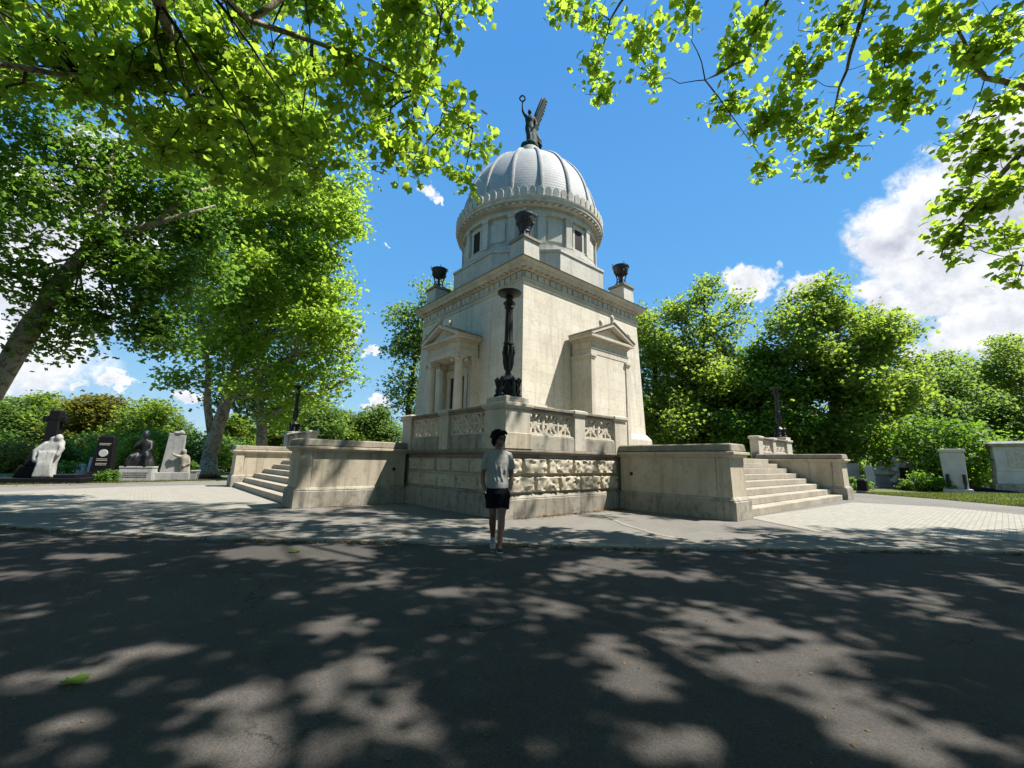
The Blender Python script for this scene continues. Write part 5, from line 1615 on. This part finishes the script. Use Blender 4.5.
# tall pale stele with a relief figure
p = gp(172, 481)
sl_ = empty('stele', (p.x, p.y, 0), R(28), 'tall pale grey stele with dark weathered relief figure on its side', 'gravestone')
MB().frustum(-.75, .85, -.5, .5, -.02, .5, .03).build('base', M['grey_marble'], sl_, bevel=.02)
MB().hexa([(-.60, -.22, .5), (.30, -.22, .5), (.30, .25, .5), (-.62, .25, .5), (-.44, -.2, 2.75), (.34, -.2, 2.62), (.34, .2, 2.62), (-.44, .2, 2.75)]).build('slab', M['grey_marble'], sl_, bevel=.02)
mb = MB(); mb.ball((.0, -.1, 2.75), (.3, .16, .12)); mb.ball((.12, -.12, 2.82), (.14, .14, .12))
organic('cresting', mb, .05, M['grey_marble'], sl_, 1)
mb = MB()
mb.ellring([((.52, -.2, .45), .32, .26), ((.5, -.2, .9), .26, .22), ((.46, -.2, 1.3), .28, .22), ((.42, -.2, 1.5), .2, .16)], 14)
mb.ball((.4, -.25, 1.68), (.14, .15, .17)); limb(mb, [(.3, -.3, 1.4), (.05, -.38, 1.45), (-.1, -.36, 1.55)], [.1, .08, .06]); limb(mb, [(.62, -.25, 1.35), (.72, -.36, 1.0), (.5, -.45, .85)], [.11, .09, .07])
organic('relief_figure', mb, .045, M['base_stone'], sl_, 2)
p = gp(187, 480.5)
pl_ = empty('stone_planter', (p.x + .3, p.y - .2, 0), R(25), 'pale square stone planter between the stele and the plane trunk', 'planter')
mb = MB().frustum(-.38, .38, -.38, .38, -.02, .62, -.05); mb.box(-.46, .46, -.46, .46, .62, .72)
mb.build('box', M['grey_marble'], pl_, bevel=.02)
def low_plant(name, loc, r_, h, n, leaf, mat, seed, label, cat='bush', group=None, per=14):
    rg = np.random.default_rng(seed)
    root = empty(name, loc, 0, label, cat, group)
    mb = MB(); pos = []
    for k in range(max(4, n // 5)):
        a = rg.uniform(0, 2 * PI); q = rg.uniform(.1, .8) * r_
        mb.tube([(q * .2 * math.cos(a), q * .2 * math.sin(a), -.03), (q * .6 * math.cos(a), q * .6 * math.sin(a), h * .45), (q * math.cos(a), q * math.sin(a), h * rg.uniform(.6, .9))], [.025, .018, .008], 5)
    mb.build('stems', MATS['dark_bark'], root)
    for k in range(n):
        u = rg.normal(0, 1, 3); u /= np.linalg.norm(u); u = u * rg.uniform(.3, 1) ** .5
        c_ = np.array([u[0] * r_, u[1] * r_, h * (.52 + .48 * u[2])])
        pos.append(c_ + rg.normal(0, 1, (per, 3)) * np.array([.16, .16, .12]) * max(.5, r_))
    pos = np.concatenate(pos); pos[:, 2] = np.maximum(pos[:, 2], .03)
    leaves('foliage', pos, leaf, RAGGED, MATS[mat], root, .6, seed)
    return root
low_plant('flowering_plant', tuple(gp(106, 483)), .42, .6, 26, .14, 'fresh_leaf', 101, 'small leafy plant at the foot of the black obelisk', 'plant')
low_plant('potted_plant', tuple(gp(187, 480.5) + Vector((.3, -.2, .56))), .35, .45, 20, .12, 'plane_leaf_dark', 102, 'small plant growing in the square stone planter', 'plant')
low_plant('low_shrub', tuple(at(70, 470, 25).xy) + (0,), .6, .9, 30, .16, 'fresh_leaf', 103, 'little round shrub between the black cross and the obelisk', 'bush')
for k, (u, Y, r_, h, mt, lab) in enumerate(((8, 30, 2.6, 2.2, 'golden_leaf', 'yellowish green bush left of the black cross'), (-30, 31, 3, 2.5, 'fresh_leaf', 'light green bush at the left edge of the photo'), (35, 33, 2.2, 1.9, 'golden_leaf', 'yellow green bush just behind the white mourning statue'),
                                            (85, 34, 2.4, 3.0, 'plane_leaf_dark', 'dark bush behind the black obelisk'), (118, 32, 2.2, 2.4, 'fresh_leaf', 'light bush between the obelisk and the seated statue'), (155, 34, 2.4, 3.4, 'fresh_leaf', 'tall leafy bush behind the seated statue and stele'), (195, 36, 2.4, 3.2, 'bluegreen_leaf', 'bush left of the forked plane trunk'),
                                            (230, 38, 2.2, 2.8, 'plane_leaf_dark', 'dark bush between the plane trunk and the left stairs'))):
    low_plant('bush', (at(u, 470, Y).x, Y, 0), r_, h, 130, .26, mt, 110 + k, lab, 'bush', 'bushes behind the left graves')
for k, (u, v, w, h, lab) in enumerate(((78, 476.5, .6, .75, 'small white gravestone in front of the little shrub'), (90, 475, .35, 1.15, 'narrow white gravestone just left of the obelisk'), (62, 475, .5, .6, 'low white gravestone behind the mourning statue'))):
    p = gp(u, v)
    t = empty('small_gravestone', (p.x, p.y, 0), R(20 + 9 * k), lab, 'gravestone', 'small white gravestones on the left')
    MB().frustum(-w / 2, w / 2, -.14, .14, .1, h, .04, .02).build('headstone', M['white_marble'], t, bevel=.03)
    MB().box(-w / 2 - .1, w / 2 + .1, -.22, .22, -.03, .12).build('base', M['grey_marble'], t, bevel=.02)

for o_, k_ in ((gx, .93), (ob, .90), (sl_, .92), (pl_, .8)):
    o_.scale = (k_, k_, k_)
# ------------------------------------------------------------------ the graves on the right
p = gp(863.5, 493.2)
bo = empty('bollard', (p.x, p.y, 0), R(40), 'short square black bollard at the lawn edge beyond the right stairs', 'bollard')
MB().box(-.2, .2, -.2, .2, -.05, .62).frustum(-.2, .2, -.2, .2, .62, .72, .07).build('post', M['black_granite'], bo, bevel=.02)
MB().box(-.25, .25, -.25, .25, -.05, .12).build('foot', M['coping_stone'], bo, bevel=.02)
def headstone(name, u, v, w, h, d, mat, shape, lab, rz=0.0, tilt=0.0, group='old headstones under the trees on the right'):
    p = gp(u, v)
    t = empty(name, (p.x, p.y, 0), R(-38) + rz, lab, 'gravestone', group)
    t.rotation_euler.y = tilt
    t.scale = (.85, .85, .84)
    MB().box(-w / 2 - .12, w / 2 + .12, -d / 2 - .1, d / 2 + .1, -.05, .22).build('base', M['grey_marble'], t, bevel=.02)
    if shape == 'flat': out = [(-w / 2, .22), (w / 2, .22), (w / 2 * .94, h), (-w / 2 * .94, h)]
    elif shape == 'point': out = [(-w / 2, .22), (w / 2, .22), (w / 2, h * .82), (0, h), (-w / 2, h * .82)]
    elif shape == 'obelisk': out = [(-w / 2, .22), (w / 2, .22), (w / 2 * .6, h * .9), (0, h), (-w / 2 * .6, h * .9)]
    else: out = [(-w / 2, .22), (w / 2, .22)] + [(w / 2 * math.cos(a), h - w / 2 + w / 2 * math.sin(a)) for a in np.linspace(0, PI, 11)]
    MB().extrude([(x, -d / 2, z) for x, z in out], (0, d, 0)).build('headstone', mat, t, bevel=.025)
    return t
HS = [(855, 486.5, .9, 1.9, .3, 'grey_marble', 'flat', 'grey upright headstone just beyond the far wing wall'), (872, 487.5, .55, 1.75, .35, 'white_marble', 'round', 'narrow white round-topped headstone behind the black bollard'),
      (879, 485, .7, 1.2, .3, 'grey_marble', 'point', 'low grey pointed headstone right of the white round one'), (885, 484, 1.0, 2.3, .3, 'grey_marble', 'obelisk', 'tall grey obelisk headstone in deep shade under the trees'),
      (923, 485, .6, 1.5, .3, 'grey_marble', 'point', 'grey pointed headstone left of the light green bush'), (867, 482, .8, 2.1, .3, 'grey_marble', 'point', 'grey headstone far back between the trunks'),
      (990, 487.5, .9, 2.1, .5, 'white_marble', 'obelisk', 'pale pyramid-shaped stone beside the big white tomb')]
for k, (u, v, w, h, d, mt, shp, lab) in enumerate(HS): headstone('old_headstone', u, v, w, h, d, M[mt], shp, lab, rz=.15 * ((k * 5) % 3 - 1), tilt=.03 * ((k * 3) % 3 - 1))
# chest tomb with a pitched lid
p = gp(891, 487.5)
ch = empty('chest_tomb', (p.x, p.y, 0), R(-30), 'low stone chest tomb with a pitched lid', 'tomb')
MB().box(-1.1, 1.1, -.55, .55, -.05, .2).box(-.95, .95, -.45, .45, .2, .85).build('chest', M['grey_marble'], ch, bevel=.02)
MB().extrude([(-1.08, -.58, .852), (-1.08, .58, .852), (-1.08, .5, 1.0), (-1.08, 0, 1.42), (-1.08, -.5, 1.0)], (2.16, 0, 0)).build('lid', M['wing_stone'], ch, bevel=.03)
# rough rock monument with a dark niche
p = gp(905, 488.5)
rk = empty('rock_monument', (p.x, p.y, 0), R(-30), 'rough rock monument with dark niche and small cross', 'gravestone')
rk.scale = (.85, .85, .9)
mb = MB(); rq = random.Random(9)
for k in range(26):
    z = rq.uniform(.1, 2.3); w = .75 * (1 - z / 3.6); mb.ball((rq.uniform(-w, w), rq.uniform(-.25, .3), z), (rq.uniform(.22, .36), rq.uniform(.22, .3), rq.uniform(.2, .34)), 8, 6)
organic('rocks', mb, .07, M['grey_marble'], rk, 1)
MB().box(-.28, .28, -.66, -.48, .45, 1.5).build('plaque', M['black_granite'], rk, bevel=.03)
MB().box(-.05, .05, -.05, .05, 2.4, 3.15).box(-.22, .22, -.045, .045, 2.82, 2.92).build('cross', M['grey_marble'], rk, bevel=.015)
# white tapered stele with two black urns
p = gp(958, 493)
ws = empty('white_stele', (p.x, p.y, 0), R(-42), 'white tapered stele leaning out from under the light green bush', 'gravestone')
ws.scale = (.62, .8, 1.0)
MB().box(-.95, .95, -.5, .5, -.05, .22).build('base', M['white_marble'], ws, bevel=.02)
MB().frustum(-.72, .72, -.28, .28, .22, 2.25, -.06, .03).box(-.86, .86, -.34, .34, 2.25, 2.42).build('slab', M['white_marble'], ws, bevel=.02)
for s_ in (-1, 1):
    MB().lathe([(.05, .24), (.10, .27), (.07, .36), (.13, .6), (.11, .95), (.13, 1.0), (.12, 1.02)], 14, (s_ * .52, -.42, 0)).build('urn', M['black_iron'], ws, smooth=40)
# black slab and small rubble in front of the white tomb
p = gp(985, 492.5)
bs_ = empty('fallen_slab', (p.x, p.y, 0), R(-35), 'black polished grave slab lying tilted beside the big white tomb', 'gravestone')
mb = MB(); mb.hexa([(-1.2, -.6, .05), (1.2, -.6, .0), (1.2, .6, .0), (-1.2, .6, .1), (-1.2, -.6, .32), (1.2, -.6, .12), (1.2, .6, .14), (-1.2, .6, .45)]); mb.build('slab', M['black_granite'], bs_, bevel=.02)
MB().box(-1.3, 1.3, -.7, .7, -.05, .06).build('kerb_frame', M['grey_marble'], bs_, bevel=.02)
# big white tomb at the right edge
p = gp(1023, 493.5)
wt = empty('white_tomb', (p.x, p.y, 0), R(-40), 'large white block tomb with carved panel and grey cap at the right edge', 'tomb')
wt.scale = (.72, .8, .84)
MB().box(-1.55, 1.55, -1.1, 1.1, -.05, .62).build('base', M['base_stone'], wt, bevel=.03)
MB().frustum(-1.38, 1.38, -.95, .95, .62, 1.45, .04).frustum(-1.3, 1.3, -.88, .88, 1.45, 3.15, -.02).build('block', M['white_marble'], wt, bevel=.03)
MB().box(-1.5, 1.5, -1.06, 1.06, 3.15, 3.32).frustum(-1.6, 1.6, -1.14, 1.14, 3.32, 3.5, .25).build('cap', M['grey_marble'], wt, bevel=.02)
mb = MB(); mb.box(-.62, .62, -.96, -.86, 1.75, 2.85); rq = random.Random(6)
for k in range(26): mb.box(*(lambda x, z: (x, x + rq.uniform(.06, .2), -.985, -.95, z, z + rq.uniform(.05, .16)))(rq.uniform(-.52, .35), rq.uniform(1.82, 2.65)))
mb.build('carved_panel', M['drum_marble'], wt, bevel=.012)
# light green bush over the white stele, bushes and undergrowth
for k, (u, v, Y, r_, h, n, mt, lab) in enumerate(((938, 470, 28, 2.9, 4.9, 420, 'fresh_leaf', 'light green bushy young tree hanging over the white stele'), (968, 470, 28.5, 1.5, 2.8, 130, 'fresh_leaf', 'light green bush between the white stele and the big tomb'),
                                                  (922, 490, 25, .8, 1.1, 50, 'fresh_leaf', 'small bright plant in the grass left of the white stele'), (934, 490, 24.6, .7, .9, 40, 'fresh_leaf', 'second small bright plant, touching the white stele foot'), (905, 490, 26, .5, .6, 26, 'plane_leaf_dark', 'little dark shrub before the rock monument'),
                                                  (857, 488, 25, .6, .7, 30, 'plane_leaf_dark', 'little shrub at the end of the far wing wall'))):
    low_plant('bush', (at(u, 470, Y).x, Y, 0), r_, h, n, .24 if r_ > 1 else .16, mt, 130 + k, lab, 'bush', None)
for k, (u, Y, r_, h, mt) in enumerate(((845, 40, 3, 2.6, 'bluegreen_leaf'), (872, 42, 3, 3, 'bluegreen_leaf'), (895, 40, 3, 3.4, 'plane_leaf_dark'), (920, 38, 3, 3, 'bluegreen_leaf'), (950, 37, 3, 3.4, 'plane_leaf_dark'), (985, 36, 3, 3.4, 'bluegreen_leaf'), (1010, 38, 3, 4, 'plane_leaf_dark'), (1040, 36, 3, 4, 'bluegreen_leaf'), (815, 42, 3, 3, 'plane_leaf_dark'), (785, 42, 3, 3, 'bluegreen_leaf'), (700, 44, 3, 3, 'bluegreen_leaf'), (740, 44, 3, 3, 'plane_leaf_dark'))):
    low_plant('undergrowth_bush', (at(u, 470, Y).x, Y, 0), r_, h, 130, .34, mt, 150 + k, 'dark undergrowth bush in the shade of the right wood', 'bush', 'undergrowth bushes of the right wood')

# ------------------------------------------------------------------ grass, litter, fallen leaves
def tufts(name, pts, h, seed, mat):
    rg = np.random.default_rng(seed); N = len(pts)
    a = rg.uniform(0, 2 * PI, N); hh = h * rg.uniform(.5, 1.3, N); w = .012 + .012 * rg.uniform(0, 1, N); lean = rg.normal(0, .35, (N, 2)) * hh[:, None]
    dx, dy = np.cos(a) * w, np.sin(a) * w
    V = np.zeros((N, 3, 3)); V[:, 0] = pts + np.c_[dx, dy, 0 * dx]; V[:, 1] = pts - np.c_[dx, dy, 0 * dx]; V[:, 2] = pts + np.c_[lean, hh]
    me = bpy.data.meshes.new(name); me.vertices.add(N * 3); me.vertices.foreach_set('co', V.astype(np.float32).ravel())
    me.loops.add(N * 3); me.loops.foreach_set('vertex_index', np.arange(N * 3, dtype=np.int32)); me.polygons.add(N)
    me.polygons.foreach_set('loop_start', np.arange(0, N * 3, 3, dtype=np.int32)); me.polygons.foreach_set('loop_total', np.full(N, 3, dtype=np.int32)); me.update(calc_edges=True)
    at_ = me.attributes.new('tint', 'FLOAT', 'POINT'); at_.data.foreach_set('value', np.repeat(rg.uniform(0, 1, N), 3).astype(np.float32))
    return tag(link_mesh(name, me, mat), kind='stuff')
leaf_mat('grass_blade', (.13, .17, .045), (.2, .25, .05), (.24, .21, .09), (.07, .11, .03))
rg = np.random.default_rng(77)
def scatter_lawn(edge, depth, n, outward):
    out = []
    e = [Vector(p) for p in edge]
    for _ in range(n):
        i = rg.integers(0, len(e) - 1); u = rg.uniform()
        q = e[i] * (1 - u) + e[i + 1] * u
        d = (e[i + 1] - e[i]).normalized(); nrm = Vector((-d.y, d.x)) * outward
        q = q + nrm * depth * rg.uniform() ** 1.6
        out.append((q.x, q.y, 0.0))
    return np.array(out)
tufts('grass', scatter_lawn(LAWN_RIGHT_EDGE[:4], 12, 26000, 1), .10, 1, MATS['grass_blade'])
tufts('grass', scatter_lawn(LAWN_LEFT_EDGE, 12, 22000, 1), .11, 2, MATS['grass_blade'])
leaf_mat('dry_leaf', (.30, .17, .06), (.2, .1, .03), (.40, .27, .12), (.14, .08, .035))
lit = []
for i in range(len(KERB) - 1):
    (xa, ya), (xb, yb) = KERB[i], KERB[i + 1]
    if xb < -14 or xa > 14: continue
    n_ = int(55 * math.hypot(xb - xa, yb - ya))
    for _ in range(n_):
        u = rg.uniform(); x = xa + (xb - xa) * u
        if math.sin(x * 1.3) + math.sin(x * 3.1 + 1) + .5 * math.sin(x * 7) < -.5: continue
        lit.append((x, ya + (yb - ya) * u - abs(rg.normal(0, .05)) - .01, ROAD_Z + .012 + abs(rg.normal(0, .012))))
for _ in range(420):                                   # drifts at the foot of the terrace wall
    a = rg.uniform(.3, 4.3) if rg.uniform() < .75 else rg.uniform(1.2, 2.0); q = mloc(a, -abs(rg.normal(0, .10)) - .01, .012); lit.append(tuple(q))
for _ in range(160): q = mloc(4.5 - abs(rg.normal(0, .5)), -abs(rg.normal(0, .16)) - .02, .012); lit.append(tuple(q))
for _ in range(160): q = mloc(-3.2 + rg.normal(1.2, .5), 4.75 - abs(rg.normal(0, .08)), .012); lit.append(tuple(q))
o = leaves('leaf_litter', np.array(lit), .055, SIMPLE, MATS['dry_leaf'], None, 1.6, 9, 0)
tag(o, kind='stuff')
crumb = []
for _ in range(800):
    x = rg.uniform(-8, 8); y = rg.uniform(1.8, 7.0)
    if y < kerb_y(x) - .1: crumb.append((x, y, ROAD_Z + .006))
tag(leaves('road_debris', np.array(crumb), .028, SIMPLE, MATS['dry_leaf'], None, 2.0, 10, 0), kind='stuff')
def fallen(loc, size, seed, rz, label, mat='fresh_leaf'):
    V, F = PLANE
    rgl = np.random.default_rng(seed)
    mb = MB(); c_, s_ = math.cos(rz), math.sin(rz)
    v2 = [((x * c_ - y * s_) * size, (x * s_ + y * c_) * size, .008 + size * (.14 * abs(x) * 1.2 + .05 * rgl.uniform())) for x, y, z in V]
    mb.add(v2, [tuple(f) for f in F])
    a0 = Vector(v2[0]); st0 = Vector((0 * c_ - (-.25) * s_, 0 * s_ + (-.25) * c_, .02)) * size
    mb.tube([a0, (a0 + Vector((st0.x, st0.y, .01))) / 2, (st0.x, st0.y, .012)], .004, 5)
    me = mb.mesh('fallen_leaf')
    me.attributes.new('tint', 'FLOAT', 'POINT').data.foreach_set('value', [.75] * len(me.vertices))
    o = link_mesh('fallen_leaf', me, MATS[mat]); o.location = loc
    return tag(o, label, 'leaf')
fallen(tuple(gp(69, 681, ROAD_Z)), .125, 1, -1.9, 'large green fallen leaf lying on the shaded road at lower left')
fallen(tuple(gp(295, 553, ROAD_Z)), .15, 2, .5, 'bright green fallen leaf on the sunny road near the kerb')
